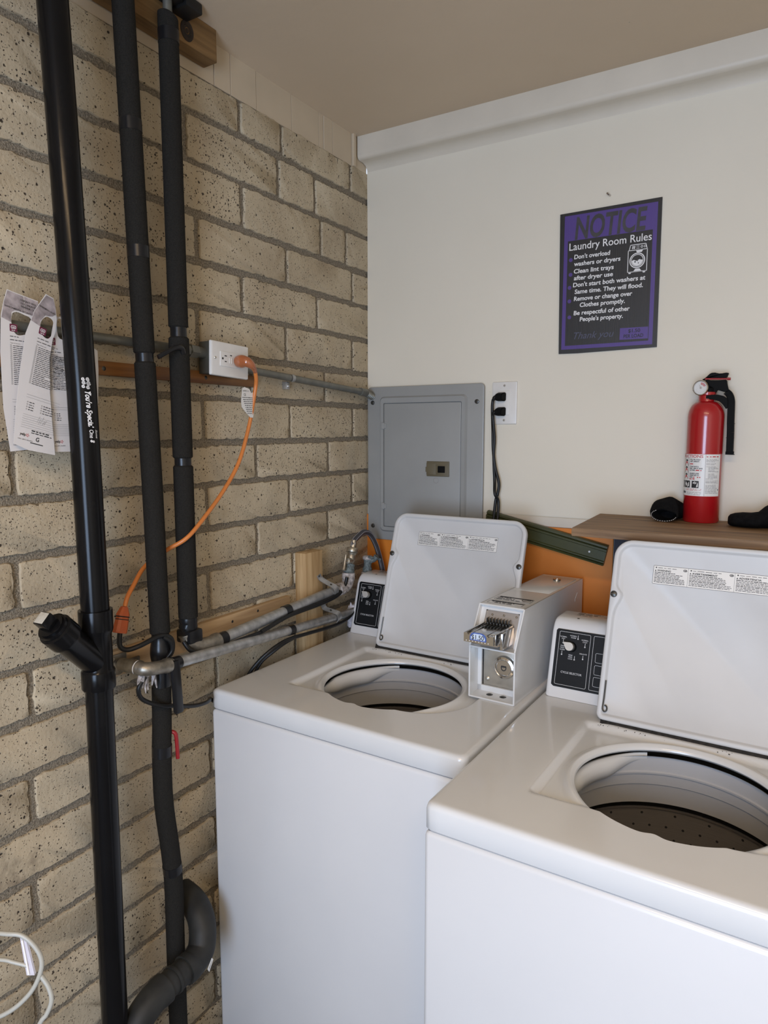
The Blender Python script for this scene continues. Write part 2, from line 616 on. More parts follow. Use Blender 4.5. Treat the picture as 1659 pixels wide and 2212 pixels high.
    def build(self, name, mats, parent=None, local=False, smooth=35, label=None, fixn=True):
        bm = self.bm
        bmesh.ops.remove_doubles(bm, verts=bm.verts, dist=1e-6)
        if fixn:
            bmesh.ops.recalc_face_normals(bm, faces=bm.faces)
        me = bpy.data.meshes.new(name)
        o = bpy.data.objects.new(name, me)
        COL.objects.link(o)
        if parent is not None:
            if not local:
                inv = WM[parent].inverted()
                bm.transform(inv)
            o.parent = parent
            WM[o] = WM[parent]
        else:
            xs = [v.co for v in bm.verts]
            lo = V([min(v[i] for v in xs) for i in range(3)])
            hi = V([max(v[i] for v in xs) for i in range(3)])
            c = V(((lo.x + hi.x) / 2, (lo.y + hi.y) / 2, lo.z))
            bm.transform(M.Translation(-c))
            o.location = c
            WM[o] = M.Translation(c)
        bm.to_mesh(me)
        bm.free()
        for m in (mats if isinstance(mats, (list, tuple)) else [mats]):
            me.materials.append(m)
        if smooth:
            for p in me.polygons:
                p.use_smooth = True
            me.set_sharp_from_angle(angle=math.radians(smooth))
        if label:
            o['label'] = label
        return o


def tag(o, label, cat, group=None, kind=None):
    if label:
        o['label'] = label
    if cat:
        o['category'] = cat
    if group:
        o['group'] = group
    if kind:
        o['kind'] = kind
    return o


def thing(name, loc, label, cat, rz=0.0, group=None):
    o = bpy.data.objects.new(name, None)
    o.empty_display_size = 0.05
    COL.objects.link(o)
    o.location = loc
    o.rotation_euler = (0, 0, rz)
    WM[o] = M.Translation(V(loc)) @ M.Rotation(rz, 4, 'Z')
    return tag(o, label, cat, group)


def struct(mb, name, mats, label=None, smooth=35):
    o = mb.build(name, mats, smooth=smooth)
    o['kind'] = 'structure'
    o['label'] = label or name.replace('_', ' ')
    o['category'] = name.split('_')[0]
    return o


def X0(y, z, x=0.0):
    return V((x, y, z))

# ================================================================ setting
CEIL = 2.390
# brick wall on the left: every brick a raised face with a ragged outline over a recessed mortar bed
ZL = [2.218, 2.1123, 2.0041, 1.9011, 1.8002, 1.6981, 1.598, 1.4963, 1.397, 1.2936, 1.1945, 1.0896, 0.9881,
      0.886, 0.785, 0.6836, 0.587, 0.4901, 0.388, 0.287, 0.185, 0.083]
JOINTS = {0: [-0.56, -0.406, -0.092], 1: [-0.734, -0.422, -0.267], 2: [-0.557, -0.242, -0.118], 3: [-0.707, -0.394, -0.085],
          4: [-0.564, -0.261], 5: [-0.712, -0.4, -0.085], 6: [-0.54, -0.229], 7: [-0.704, -0.389, -0.084],
          8: [-1.161, -0.85, -0.526, -0.214], 9: [-0.7, -0.396, -0.091], 10: [-1.167, -0.86, -0.53, -0.22], 11: [-0.702, -0.385],
          12: [-1.153, -0.85, -0.54, -0.23], 13: [-0.687, -0.38], 14: [-1.163, -0.85, -0.54], 16: [-1.169, -0.86], 18: [-1.179, -0.86]}
mb = MB()
mb.face([(-0.0055, -3.2, 0), (-0.0055, 0.02, 0), (-0.0055, 0.02, 2.3), (-0.0055, -3.2, 2.3)], 1)
mb.box((-0.09, -3.2, 0), (-0.0062, 0.02, 2.3), mi=1)
zs = [2.302] + ZL + [0.0]
for k in range(len(zs) - 1):
    zt, zb = zs[k] - (0.0074 if k else 0.004), zs[k + 1] + 0.0074
    J = sorted(JOINTS.get(k, [-0.085 if k % 2 else -0.235]))
    while J[0] > -3.2:
        J.insert(0, J[0] - 0.312 + random.uniform(-0.008, 0.008))
    J.append(0.02)
    for a, b in zip(J, J[1:]):
        y0, y1 = a + 0.0072, b - (0.0072 if b < 0 else 0)
        if y1 - y0 < 0.02:
            continue
        zt2, zb2 = zt + random.uniform(-0.0025, 0.002), zb + random.uniform(-0.002, 0.0025)
        fine = y1 > -1.4
        st = 0.0075 if fine else 0.06
        c = 0.0045
        pts = []
        def side(p, q, nrm):
            d = math.hypot(q[0] - p[0], q[1] - p[1])
            n = max(2, int(d / st))
            wob = 0.0
            for i in range(n):
                t = i / n
                wob = 0.4 * wob + random.gauss(0, 0.0011)
                j = wob if fine and i else 0
                pts.append((p[0] + (q[0] - p[0]) * t + nrm[0] * j, p[1] + (q[1] - p[1]) * t + nrm[1] * j))
        side((y0 + c, zb2), (y1 - c, zb2), (0, 1))
        pts.append((y1 - c * 0.3, zb2 + c * 0.3))
        side((y1, zb2 + c), (y1, zt2 - c), (1, 0))
        pts.append((y1 - c * 0.3, zt2 - c * 0.3))
        side((y1 - c, zt2), (y0 + c, zt2), (0, 1))
        pts.append((y0 + c * 0.3, zt2 - c * 0.3))
        side((y0, zt2 - c), (y0, zb2 + c), (1, 0))
        pts.append((y0 + c * 0.3, zb2 + c * 0.3))
        xf = random.uniform(-0.0012, 0.0008)
        yc, zc = (y0 + y1) / 2, (zb2 + zt2) / 2
        def ins(p, d):
            return (p[0] - math.copysign(min(d, abs(p[0] - yc)), p[0] - yc), p[1] - math.copysign(min(d, abs(p[1] - zc)), p[1] - zc))
        front = [mb.bm.verts.new((xf, *ins(p, 0.0012))) for p in pts]
        mid = [mb.bm.verts.new((xf - 0.0014, *ins(p, 0.0002))) for p in pts]
        back = [mb.bm.verts.new((-0.0065, p[0], p[1])) for p in pts]
        mb.bm.faces.new(front)
        n = len(pts)
        for A, B in ((mid, front), (back, mid)):
            for i in range(n):
                mb.bm.faces.new((A[i], A[(i + 1) % n], B[(i + 1) % n], B[i]))
struct(mb, 'wall_left', [BRICK, MORTAR], 'tan pitted brick wall with grey mortar', smooth=50)

mb = MB()
mb.box((0.0, 0.0, 1.287), (2.3, 0.1, CEIL))
mb.box((0.0, 0.0025, 0), (2.3, 0.1, 1.2868))
struct(mb, 'wall_back', CREAM, 'cream painted wall behind the washers')
mb = MB()
mb.box((0.0, -0.0025, 1.258), (2.3, 0.002, 1.2845), bev=0.001)
struct(mb, 'trim_3', CREAM2, 'cream board strip at the foot of the back wall paint')
mb = MB()
mb.box((-0.09, -3.3, CEIL), (2.4, 0.1, CEIL + 0.08))
struct(mb, 'ceiling', TAN, 'tan painted ceiling')
mb = MB()
mb.box((-0.09, -3.3, -0.1), (2.4, 0.1, 0.0))
struct(mb, 'floor', CONC, 'grey concrete floor')
mb = MB()
mb.box((2.3, -3.3, 0), (2.4, 0.1, CEIL))
struct(mb, 'wall_right', CREAM, 'cream painted side wall')
mb = MB()
mb.box((-0.09, -3.3, 0), (0.78, -3.2, CEIL))
mb.box((1.72, -3.3, 0), (2.4, -3.2, CEIL))
mb.box((0.78, -3.3, 2.04), (1.72, -3.2, CEIL))
struct(mb, 'wall_front', CREAM, 'cream painted wall with the open doorway')
# crown board along the back wall
mb = MB()
prof = [(0.0, 2.3905), (-0.055, 2.3905), (-0.055, 2.338), (-0.0535, 2.331), (-0.049, 2.3265), (-0.042, 2.325), (-0.026, 2.3255), (-0.012, 2.3215), (-0.004, 2.314), (0.0, 2.305)]
mb.plate([(0.001, y, z) for y, z in prof], (2.29, 0, 0))
struct(mb, 'trim_1', CREAM2, 'cream crown board along the back wall', smooth=60)
# tan boards between the brick and the ceiling
mb = MB()
ys = [-3.2, -2.2, -1.3, -0.9, -0.6383, -0.5853, -0.4964, -0.3595, -0.2408, -0.2194, -0.1774, -0.0813, -0.068, 0.0]
for i, (a, b) in enumerate(zip(ys, ys[1:])):
    mb.box((-0.085, a + 0.0009, 2.300), (random.uniform(-0.004, -0.002) + (0.008 if i == len(ys) - 3 else 0), b - 0.0009, CEIL + 0.002), bev=0.0006, seg=1)
struct(mb, 'trim_2', TANB, 'tan board strip above the brick wall')

# ================================================================ boards and wall fixtures
mb = MB()
mb.box((-0.003, -0.0065, 0.0), (0.773, -0.0005, 1.257), bev=0.001, seg=1)
tag(mb.build('plywood_panel', ORANGEW), 'orange painted plywood panel on the back wall behind the left washer', 'panel')
mb = MB()
mb.box((0.776, -0.012, 0.0), (2.25, -0.0005, 1.2838), bev=0.001, seg=1)
tag(mb.build('backing_board', NAVYW), 'dark navy board on the back wall under the brown shelf', 'board')

# olive moulding board nailed to the orange panel
d = V((0.762 - 0.4212, 0, 1.2213 - 1.2952)).normalized()
dn = V((d.z, 0, -d.x))
L = 0.350
mb = MB()
profile = [(0.000, 0.010), (0.003, 0.016), (0.008, 0.0165), (0.010, 0.012), (0.012, 0.0165), (0.017, 0.0165), (0.019, 0.013),
           (0.043, 0.013), (0.045, 0.0165), (0.048, 0.0165), (0.050, 0.012), (0.052, 0.0165), (0.0565, 0.015), (0.057, 0.008), (0.057, 0.0), (0.0, 0.0)]
o0 = V((0.4212, -0.008, 1.2952))
dL = d * L + dn * 0.0
mb.plate([o0 + dn * a + V((0, -t, 0)) for a, t in profile], dL)
gb = thing('moulding_board', (0.42, -0.008, 1.16), 'olive green moulding board slanting down across the orange panel', 'board')
mb.build('moulding', GREENW, gb, smooth=25)
mb = MB()
c = o0 + d * (L - 0.043) + dn * 0.030 + V((0, -0.0135, 0))
mb.lathe([(0, 0.001), (0.0022, 0.0006), (0.0028, -0.0005)], c, (0, -1, 0), 16)
mb.build('nail_head', WHITEI, gb)

# shelf
mb = MB()
mb.plate([(0.734, -0.001, 1.284), (0.748, -0.312, 1.284), (2.2, -0.300, 1.284), (2.2, -0.001, 1.284)], (0, 0, 0.019))
t = mb.bm
bmesh.ops.bevel(t, geom=list(t.edges), offset=0.0015, segments=2, affect='EDGES')
tag(mb.build('wooden_shelf', SHELFW), 'weathered brown plank shelf on the back wall holding the fire extinguisher', 'shelf')

# stained strip behind the outlet box, lower ledger board, upright stub, beam end at the ceiling
mb = MB()
mb.box((-0.001, -1.9, 1.630), (0.015, -0.536, 1.657), bev=0.0015)
st = thing('wood_strip', (0.0, -1.2, 1.63), 'orange-stained wood strip on the brick wall under the conduit', 'board')
mb.build('board', STAIN, st)
for y in (-0.977, -0.708):
    mb = MB()
    mb.lathe([(0, 0.0012), (0.003, 0.001), (0.0045, 0.0)], (0.015, y, 1.6425), (1, 0, 0), 14)
    mb.build('nail_head', SCREWD, st)
mb = MB()
mb.box((-0.001, -1.02, 1.022), (0.015, -0.420, 1.0755), bev=0.0015)
lb = thing('ledger_board', (0.0, -0.7, 1.022), 'raw pine ledger board on the brick wall behind the two galvanised pipes', 'board')
mb.build('board', PINEY, lb)
for y, z in ((-0.747, 1.056), (-0.644, 1.057), (-0.551, 1.063)):
    mb = MB()
    mb.lathe([(0, 0.0006), (0.0032, 0.0005), (0.004, -0.0005)], (0.015, y, z), (1, 0, 0), 14)
    mb.build('nail_hole', SCREWD, lb)
mb = MB()
mb.box((-0.001, -0.378, 0.86), (0.038, -0.301, 1.187), bev=0.002)
tag(mb.build('wood_post', PINEZ), 'short upright pine block on the brick wall behind the pipe straps', 'post')
bw = thing('lumber_beam', (0.02, -1.0, 2.324), 'ambered lumber end with a dark knot at the ceiling above the pipes', 'beam')
mb = MB()
mb.box((-0.001, -1.9, 2.322), (0.04, -0.671, CEIL), bev=0.002)
mb.build('timber', BEAMW, bw)
mb = MB()
for r0, r1, h in ((0.0, 0.004, 0.0012), (0.006, 0.010, 0.0008), (0.0105, 0.0175, 0.0012)):
    mb.lathe([(r0, h), (r1, h), (r1 + 0.0005, 0)] if r0 else [(0, h), (r1, h), (r1 + 0.0005, 0)], (0.04, -0.757, 2.349), (1, 0, 0), 30)
for v in mb.bm.verts:
    v.co.z = 2.349 + (v.co.z - 2.349) * 1.15
mb.build('pipehole', HOLEDISC, bw)  # dark ringed disc drawn in place of a pipe hole

# ---------------------------------------------------------------- electrical panel
ep = thing('electrical_panel', (0.205, -0.007, 1.18), 'grey steel breaker panel on the back wall in the corner', 'electrical panel')


def rr(x0, z0, x1, z1, r, y, n=5):
    pts = []
    for cx, cz, a0 in ((x1 - r, z1 - r, 0), (x0 + r, z1 - r, 90), (x0 + r, z0 + r, 180), (x1 - r, z0 + r, 270)):
        for k in range(n + 1):
            a = math.radians(a0 + 90 * k / n)
            pts.append((cx + r * math.cos(a), y, cz + r * math.sin(a)))
    return pts


def slab(mb, x0, z0, x1, z1, r, yb, yf, bev=0.002, mi=0):
    """rounded slab standing out from a wall towards -y with softened front edge"""
    P = [rr(x0, z0, x1, z1, r, yb), rr(x0, z0, x1, z1, r, yf + bev),
         rr(x0 + bev * 0.3, z0 + bev * 0.3, x1 - bev * 0.3, z1 - bev * 0.3, max(r - bev * 0.3, 0.0003), yf + bev * 0.3),
         rr(x0 + bev, z0 + bev, x1 - bev, z1 - bev, max(r - bev, 0.0002), yf)]
    R = [[mb.bm.verts.new(p) for p in L] for L in P]
    n = len(R[0])
    for A, B in zip(R, R[1:]):
        for i in range(n):
            f = mb.bm.faces.new((A[i], A[(i + 1) % n], B[(i + 1) % n], B[i]))
            f.material_index = mi
    f = mb.bm.faces.new(R[-1])
    f.material_index = mi
    f = mb.bm.faces.new(list(reversed(R[0])))
    f.material_index = mi
    return mb


mb = MB()
slab(mb, 0.007, 1.180, 0.401, 1.658, 0.012, -0.0066, -0.0125, 0.0025)
mb.build('cover_plate', PANELG, ep)
mb = MB()
A = rr(0.053, 1.207, 0.350, 1.628, 0.014, -0.0125)
B = rr(0.058, 1.212, 0.345, 1.623, 0.012, -0.0195)
Cc = rr(0.0690, 1.2230, 0.3340, 1.6075, 0.003, -0.0195)
D = rr(0.0693, 1.2233, 0.3337, 1.6072, 0.003, -0.0150)
R = [[mb.bm.verts.new(p) for p in L] for L in (A, B, Cc, D)]
for P, Q in zip(R, R[1:]):
    for i in range(len(P)):
        mb.bm.faces.new((P[i], P[(i + 1) % len(P)], Q[(i + 1) % len(P)], Q[i]))
mb.build('raised_frame', PANELG, ep, smooth=25)
mb = MB()
slab(mb, 0.0712, 1.2250, 0.3322, 1.6055, 0.003, -0.0127, -0.0190, 0.0012)
door = mb.build('door', PANELG, ep)
mb = MB()
slab(mb, 0.2225, 1.387, 0.297, 1.432, 0.0015, -0.0188, -0.0222, 0.0012)
slab(mb, 0.2225, 1.392, 0.254, 1.427, 0.001, -0.0222, -0.0232, 0.0006)
slab(mb, 0.256, 1.3935, 0.288, 1.4225, 0.001, -0.0222, -0.0230, 0.0006)
slab(mb, 0.2190, 1.400, 0.2235, 1.415, 0.001, -0.0188, -0.0222, 0.0006)
la = mb.build('latch', LATCH, door)
mb = MB()
slab(mb, 0.2605, 1.3985, 0.2845, 1.4185, 0.001, -0.0229, -0.0234, 0.0002)
mb.build('latch_recess', BLACKP, door)
mb = MB()
mb.lathe([(0.0075, 0.0003), (0.0082, 0.0003), (0.0086, 0.0)], (0.253, -0.0190, 1.3745), (0, -1, 0), 30)
mb.build('lock_knockout', INKG, door)
for z in (1.538, 1.288):
    mb = MB()
    slab(mb, 0.0635, z - 0.0105, 0.0725, z + 0.0105, 0.002, -0.0195, -0.0235, 0.0012)
    slab(mb, 0.0725, z - 0.008, 0.0785, z + 0.008, 0.002, -0.0190, -0.0225, 0.0012)
    mb.build('hinge', PANELG, door)
for x, z in ((0.026, 1.610), (0.379, 1.606), (0.026, 1.222), (0.379, 1.222)):
    mb = MB()
    mb.lathe([(0, 0.003), (0.003, 0.0032), (0.0062, 0.002), (0.0068, 0)], (x, -0.0125, z), (0, -1, 0), 20)
    mb.box((x - 0.005, -0.0160, z - 0.0006), (x + 0.005, -0.0154, z + 0.0006))
    mb.build('cover_screw', SCREWD, ep)

# ---------------------------------------------------------------- wall outlet and the two plugs in it
wo = thing('wall_outlet', (0.459, 0.0, 1.54), 'white duplex wall outlet with two black plugs beside the grey panel', 'outlet')
mb = MB()
slab(mb, 0.4225, 1.5405, 0.4965, 1.6595, 0.003, 0.0, -0.0055, 0.003)
mb.build('cover_plate', OUTW, wo)
mb = MB()
slab(mb, 0.4425, 1.5665, 0.4760, 1.6345, 0.002, -0.005, -0.0080, 0.0008)
rec = mb.build('receptacle', OUTW, wo)
for z in (1.6485, 1.5520):
    mb = MB()
    mb.lathe([(0, 0.0012), (0.0026, 0.0008), (0.0033, 0)], (0.4593, -0.0055, z), (0, -1, 0), 18)
    mb.box((0.4593 - 0.0024, -0.0072, z - 0.0004), (0.4593 + 0.0024, -0.0066, z + 0.0004))
    mb.build('screw', ZINC, wo)


def power_cord(zp, path, label):
    t = thing('power_cord', (0.457, -0.008, zp), label, 'power cord', group=None)
    mb = MB()
    mb.plate([(0.466, -0.0085, zp - 0.012), (0.4665, -0.0085, zp + 0.012), (0.4665, -0.023, zp + 0.011), (0.4625, -0.034, zp + 0.006), (0.4610, -0.034, zp - 0.010), (0.466, -0.020, zp - 0.013)], (-0.021, 0, 0))
    bmesh.ops.bevel(mb.bm, geom=list(mb.bm.edges), offset=0.0022, segments=2, affect='EDGES')
    mb.build('plug', BLACKP, t)
    mb = MB()
    mb.tube(spline([(0.452, -0.026, zp - 0.001), (0.441, -0.029, zp - 0.002), (0.434, -0.028, zp - 0.012)], 6), [0.0062] * 5 + [0.0055] * 4 + [0.0045] * 4, 12)
    mb.build('strain_relief', RUBBER, t)
    mb = MB()
    mb.tube(spline([(0.4345, -0.028, zp - 0.010)] + path, 8), 0.0042, 12)
    mb.build('cord', RUBBER, t)
    return t


power_cord(1.6175, [(0.4325, -0.027, 1.585), (0.4330, -0.021, 1.52), (0.435, -0.021, 1.47), (0.442, -0.021, 1.42), (0.4545, -0.022, 1.375), (0.452, -0.023, 1.345), (0.446, -0.024, 1.32), (0.444, -0.032, 1.25), (0.445, -0.036, 1.15), (0.44, -0.04, 1.0), (0.44, -0.045, 0.6), (0.44, -0.045, 0.3)],
           'black power cord from the upper plug of the wall outlet')
power_cord(1.5765, [(0.4365, -0.027, 1.545), (0.4385, -0.021, 1.50), (0.437, -0.021, 1.46), (0.4385, -0.021, 1.42), (0.441, -0.021, 1.38), (0.447, -0.032, 1.345), (0.455, -0.024, 1.32), (0.456, -0.033, 1.25), (0.457, -0.037, 1.15), (0.455, -0.04, 1.0), (0.455, -0.045, 0.6), (0.455, -0.045, 0.3)],
           'black power cord from the lower plug of the wall outlet')

# ---------------------------------------------------------------- notice sign
sg = thing('notice_sign', (0.732, -0.001, 1.727), 'purple and black laundry room rules notice on the cream wall', 'sign')
mb = MB()
mb.plate([(0.6050, -0.0005, 2.0865), (0.6110, -0.0005, 1.7270), (0.6620, -0.0005, 1.7262), (0.8595, -0.0005, 1.7300), (0.8585, -0.0005, 1.91), (0.8575, -0.0005, 2.0890)], (0, -0.0042, 0))
mb.build('board', SIGNB, sg, smooth=0)
YS = -0.00485


def sp(u, v):
    return V((u, YS, v))


mb = MB()
bo, bi = (0.6178, 1.7375, 0.8486, 2.0795), (0.6275, 1.7470, 0.8388, 2.0155)
mb.face([sp(bo[0], bi[3]), sp(bo[2], bi[3]), sp(bo[2], bo[3]), sp(bo[0], bo[3])])
mb.face([sp(bo[0], bo[1]), sp(bi[0], bo[1]), sp(bi[0], bi[3]), sp(bo[0], bi[3])])
mb.face([sp(bi[2], bo[1]), sp(bo[2], bo[1]), sp(bo[2], bi[3]), sp(bi[2], bi[3])])
mb.face([sp(bi[0], bo[1]), sp(bi[2], bo[1]), sp(bi[2], bi[1]), sp(bi[0], bi[1])])
for x, z in ((0.6366, 1.9672), (0.6371, 1.9298), (0.6355, 1.8966), (0.6359, 1.8619), (0.6372, 1.8204)):
    mb.face([sp(x + 0.0050 * math.cos(a), z + 0.0050 * math.sin(a)) for a in [2 * PI * k / 20 for k in range(20)]])
mb.face([sp(0.7685, 1.7535), sp(0.8375, 1.7525), sp(0.8375, 1.7815), sp(0.7690, 1.7825)])
mb.build('purple_border', PURP, sg, smooth=0, label='purple border, title band and bullets')


def T(mb, s, x0, z0, x1, h, **k):
    YS2 = -0.0052
    mb.text(s, lambda u, v: V((x0 + u, YS2, z0 + v)), x1 - x0, h, **k)


mb = MB()
T(mb, 'NOTICE', 0.6455, 2.0185, 0.8240, 0.054, bold=0.025, shear=0.12)
mb.build('title_lettering', SIGNGREY, sg, smooth=0, label='dark capitals reading NOTICE')
mb = MB()
T(mb, 'Laundry Room Rules', 0.632, 1.991, 0.837, 0.0185, bold=0.006)
for s, x0, z0, x1 in (("Don't overload", 0.6456, 1.9682, 0.7375), ('washers or dryers', 0.6457, 1.9505, 0.7634),
                      ('Clean lint trays', 0.6456, 1.9318, 0.7476), ('after dryer use', 0.6462, 1.9146, 0.7462),
                      ("Don't start both washers at", 0.6446, 1.8972, 0.8256), ('Same time. They will flood.', 0.6495, 1.8795, 0.8205),
                      ('Remove or change over', 0.6479, 1.8615, 0.7957), ('Clothes promptly.', 0.6639, 1.8448, 0.7784),
                      ('Be respectful of other', 0.6485, 1.8250, 0.7912), ("People's property.", 0.6651, 1.8080, 0.7748)):
    T(mb, s, x0, z0, x1, 0.0108, bold=0.022, shear=0.06)
mb.build('rules_lettering', WHITEI, sg, smooth=0, label='white lettering of the laundry rules')
mb = MB()
T(mb, 'Thank you', 0.651, 1.763, 0.754, 0.0175, shear=0.35)
mb.build('thanks_lettering', SIGNINK, sg, smooth=0, label='dark blue slanted lettering reading Thank you')
mb = MB()
T(mb, '$1.50', 0.7895, 1.7700, 0.8185, 0.0085, bold=0.015)
T(mb, 'PER LOAD', 0.7785, 1.7572, 0.8265, 0.0085, bold=0.015)
mb.build('price_lettering', INK, sg, smooth=0, label='small black price lettering')
# washing machine icon
mb = MB()


def ip(u, v):
    return V((0.7812 + u * 0.0475, -0.0052, 1.9160 + v * 0.0690))


def ring(mb, cx, cz, r0, r1, n=36):
    for k in range(n):
        a, b = 2 * PI * k / n, 2 * PI * (k + 1) / n
        f = lambda r, t: V((cx + r * math.cos(t), -0.0052, cz + r * math.sin(t)))
        mb.face([f(r0, a), f(r1, a), f(r1, b), f(r0, b)])


def il(pts, t):
    for (a, b), (c, d2) in zip(pts, pts[1:]):
        p, q = ip(a, b), ip(c, d2)
        n = (q - p).cross(V((0, 1, 0))).normalized() * t / 2
        mb.face([p - n, q - n, q + n, p + n])


il([(0.02, 0.74), (0.02, 0.04), (0.98, 0.04), (0.98, 0.80), (0.02, 0.80), (0.02, 0.74)], 0.0016)
il([(0.06, 0.80), (0.13, 0.99), (0.90, 0.99), (0.97, 0.80)], 0.0016)
for a in (0.22, 0.28, 0.33):
    il([(a, 0.84), (a + 0.02, 0.95)], 0.0016)
for v in (0.85, 0.90, 0.95):
    il([(0.42, v), (0.58, v)], 0.0008)
for a in (0.70, 0.86):
    c = ip(a, 0.90)
    ring(mb, c.x, c.z, 0.0018, 0.0030, 16)
cc = ip(0.49, 0.43)
ring(mb, cc.x, cc.z, 0.0165, 0.0188)
ring(mb, cc.x, cc.z, 0.0135, 0.0150)
mb.face([V((cc.x + 0.0128 * math.cos(a), -0.0052, cc.z + 0.0128 * math.sin(a))) for a in [PI + PI * k / 20 for k in range(21)]] + [V((cc.x + 0.006, -0.0052, cc.z + 0.0025)), V((cc.x - 0.002, -0.0052, cc.z - 0.001)), V((cc.x - 0.008, -0.0052, cc.z + 0.002))])
mb.face([ip(0.40, 0.80), ip(0.78, 0.80), ip(0.70, 0.71), ip(0.46, 0.71)])
mb.face([ip(0.30, 0.04), ip(0.74, 0.04), ip(0.62, 0.14), ip(0.40, 0.14)])
for a in (0.13, 0.85):
    mb.face([ip(a - 0.08, 0.04), ip(a - 0.05, -0.02), ip(a + 0.05, -0.02), ip(a + 0.08, 0.04)])
mb.build('washer_icon', WHITEI, sg, smooth=0, label='white washing machine pictogram', fixn=False)
mb = MB()
for dx, dz, r in ((-0.005, -0.003, 0.0019), (0.001, -0.001, 0.0012), (0.003, -0.0065, 0.0014), (0.0085, 0.001, 0.0008)):
    mb.face([V((cc.x + dx + r * math.cos(a), -0.0054, cc.z + dz + r * math.sin(a))) for a in [2 * PI * k / 14 for k in range(14)]])
mb.build('icon_bubbles', INK, sg, smooth=0)
mb = MB()
mb.lathe([(0, 0.0145), (0.0022, 0.014), (0.0028, 0.0125), (0.0028, 0)], (0.731, 0.0, 2.1145), V((-0.35, -1, 0.25)), 16)
tag(mb.build('screw_anchor', CHROME), 'small chrome screw sticking out of the wall above the notice', 'screw')

# ================================================================ pipes on the brick wall
# black drain pipe with a wye cleanout
PX, PY = 0.095, -1.080
dp = thing('drain_pipe', (PX, PY, 0), 'thick glossy black drain pipe with an angled cleanout, leftmost of the vertical pipes', 'pipe')
R0 = 0.0250
mb = MB()
mb.tube([(PX, PY - 0.028, CEIL - 0.001), (PX, PY - 0.017, 2.05), (PX, PY - 0.005, 1.6), (PX, PY, 1.19)], R0, 48)
mb.build('upper_pipe', ABS, dp)
mb = MB()
mb.tube([(PX, PY, 1.058), (PX, PY - 0.003, 0.0)], R0 * 0.985, 48)
mb.build('lower_pipe', ABS, dp)
mb = MB()
mb.lathe([(0.0245, 1.196), (0.0298, 1.196), (0.0302, 1.194), (0.0302, 1.160), (0.0295, 1.156), (0.0268, 1.150), (0.0268, 1.086),
          (0.0295, 1.082), (0.0302, 1.080), (0.0302, 1.050), (0.0296, 1.048), (0.0245, 1.048)], (PX, PY, 0), (0, 0, 1), 48)
bd = V((0.05, -0.69, 0.72)).normalized()
b0 = V((PX, PY, 1.093))
mb.lathe([(0.0255, 0.0), (0.0258, 0.086), (0.0295, 0.092), (0.0300, 0.096), (0.0300, 0.122), (0.0262, 0.124)], b0, bd, 48)
wye = mb.build('wye_fitting', ABS, dp)
mb = MB()
mb.lathe([(0.0, 0.118), (0.0262, 0.118), (0.0262, 0.131), (0.0225, 0.131), (0.0225, 0.135), (0.0185, 0.136), (0.0, 0.136)], b0, bd, 48)
plug = mb.build('cleanout_plug', ABS, dp)
q = bd.to_track_quat('Z', 'Y').to_matrix().to_4x4()
mb = MB()
mb.box((-0.0125, -0.0125, 0.134), (0.0125, 0.0125, 0.158), bev=0.002, T=M.Translation(b0) @ q)
mb.build('plug_head', ABS, plug)
mb = MB()
mb.box((-0.0105, -0.0105, 0.1578), (0.0105, 0.0105, 0.1585), bev=0.0003, T=M.Translation(b0) @ q)
mb.build('plug_sticker', STICK, plug, label='white square on the end of the plug')
# printed lettering running down the pipe
rp = R0 + 0.0004


def pp(zt, a0, slope=0.0):
    def f(u, v):
        z = zt - u
        a = a0 + v / rp + slope * u
        yy = PY - 0.0122 * max(0.0, z - 1.19)
        return V((PX + rp * math.cos(a), yy + rp * math.sin(a), z))
    return f


mb = MB()
a0 = math.radians(-24)
mb.text("You're Special", pp(1.590, a0, 1.6), 0.063, 0.0098, bold=0.028, shear=0.3)
mb.text('One', pp(1.5235, a0 + 0.14, 0.5), 0.0145, 0.0075, bold=0.014, shear=0.2)
mb.text('Some', pp(1.5235, a0 + 0.60, 0.8), 0.0150, 0.0045, bold=0.012, shear=0.35)
# the outlined rose-like doodle above the words
f = pp(1.614, a0 - 0.16)


def curl(cu, cv, r0, r1, n=26, t=0.00042):
    for k in range(n):
        a = 4.4 * PI * k / n
        b = 4.4 * PI * (k + 1) / n
        ra, rb = r0 + (r1 - r0) * k / n, r0 + (r1 - r0) * (k + 1) / n
        mb.face([f(cu + (ra - t) * math.cos(a), cv + (ra - t) * math.sin(a)), f(cu + (ra + t) * math.cos(a), cv + (ra + t) * math.sin(a)),
                 f(cu + (rb + t) * math.cos(b), cv + (rb + t) * math.sin(b)), f(cu + (rb - t) * math.cos(b), cv + (rb - t) * math.sin(b))])


for cu, cv, r in ((0.003, 0.002, 0.0030), (0.009, 0.003, 0.0034), (0.0155, 0.002, 0.003), (0.003, 0.0098, 0.0034), (0.010, 0.0112, 0.0042), (0.017, 0.0098, 0.0034)):
    curl(cu, cv, 0.0004, r)
f = pp(1.590, a0 + 0.35)
curl(0.004, 0.0, 0.0006, 0.0020)
f = pp(1.506, a0 + 0.25)
curl(0.002, 0.0, 0.0006, 0.0022)
curl(0.003, 0.004, 0.0006, 0.0020)
mb.build('lettering', WHITEI, dp, smooth=0, label="white script lettering reading You're Special Some One with an outlined doodle", fixn=False)


def sleeve(path, r, seg=36, ends=0.0015):
    """foam tube with softly rolled ends; path of points"""
    mb = MB()
    P = [V(p) for p in path]
    d0, d1 = (P[1] - P[0]).normalized(), (P[-1] - P[-2]).normalized()
    pts = [P[0], P[0] + d0 * 0.003] + P[1:-1] + [P[-1] - d1 * 0.003, P[-1]]
    mb.tube(pts, [r - 0.003] + [r] * (len(pts) - 2) + [r - 0.003], seg)
    return mb


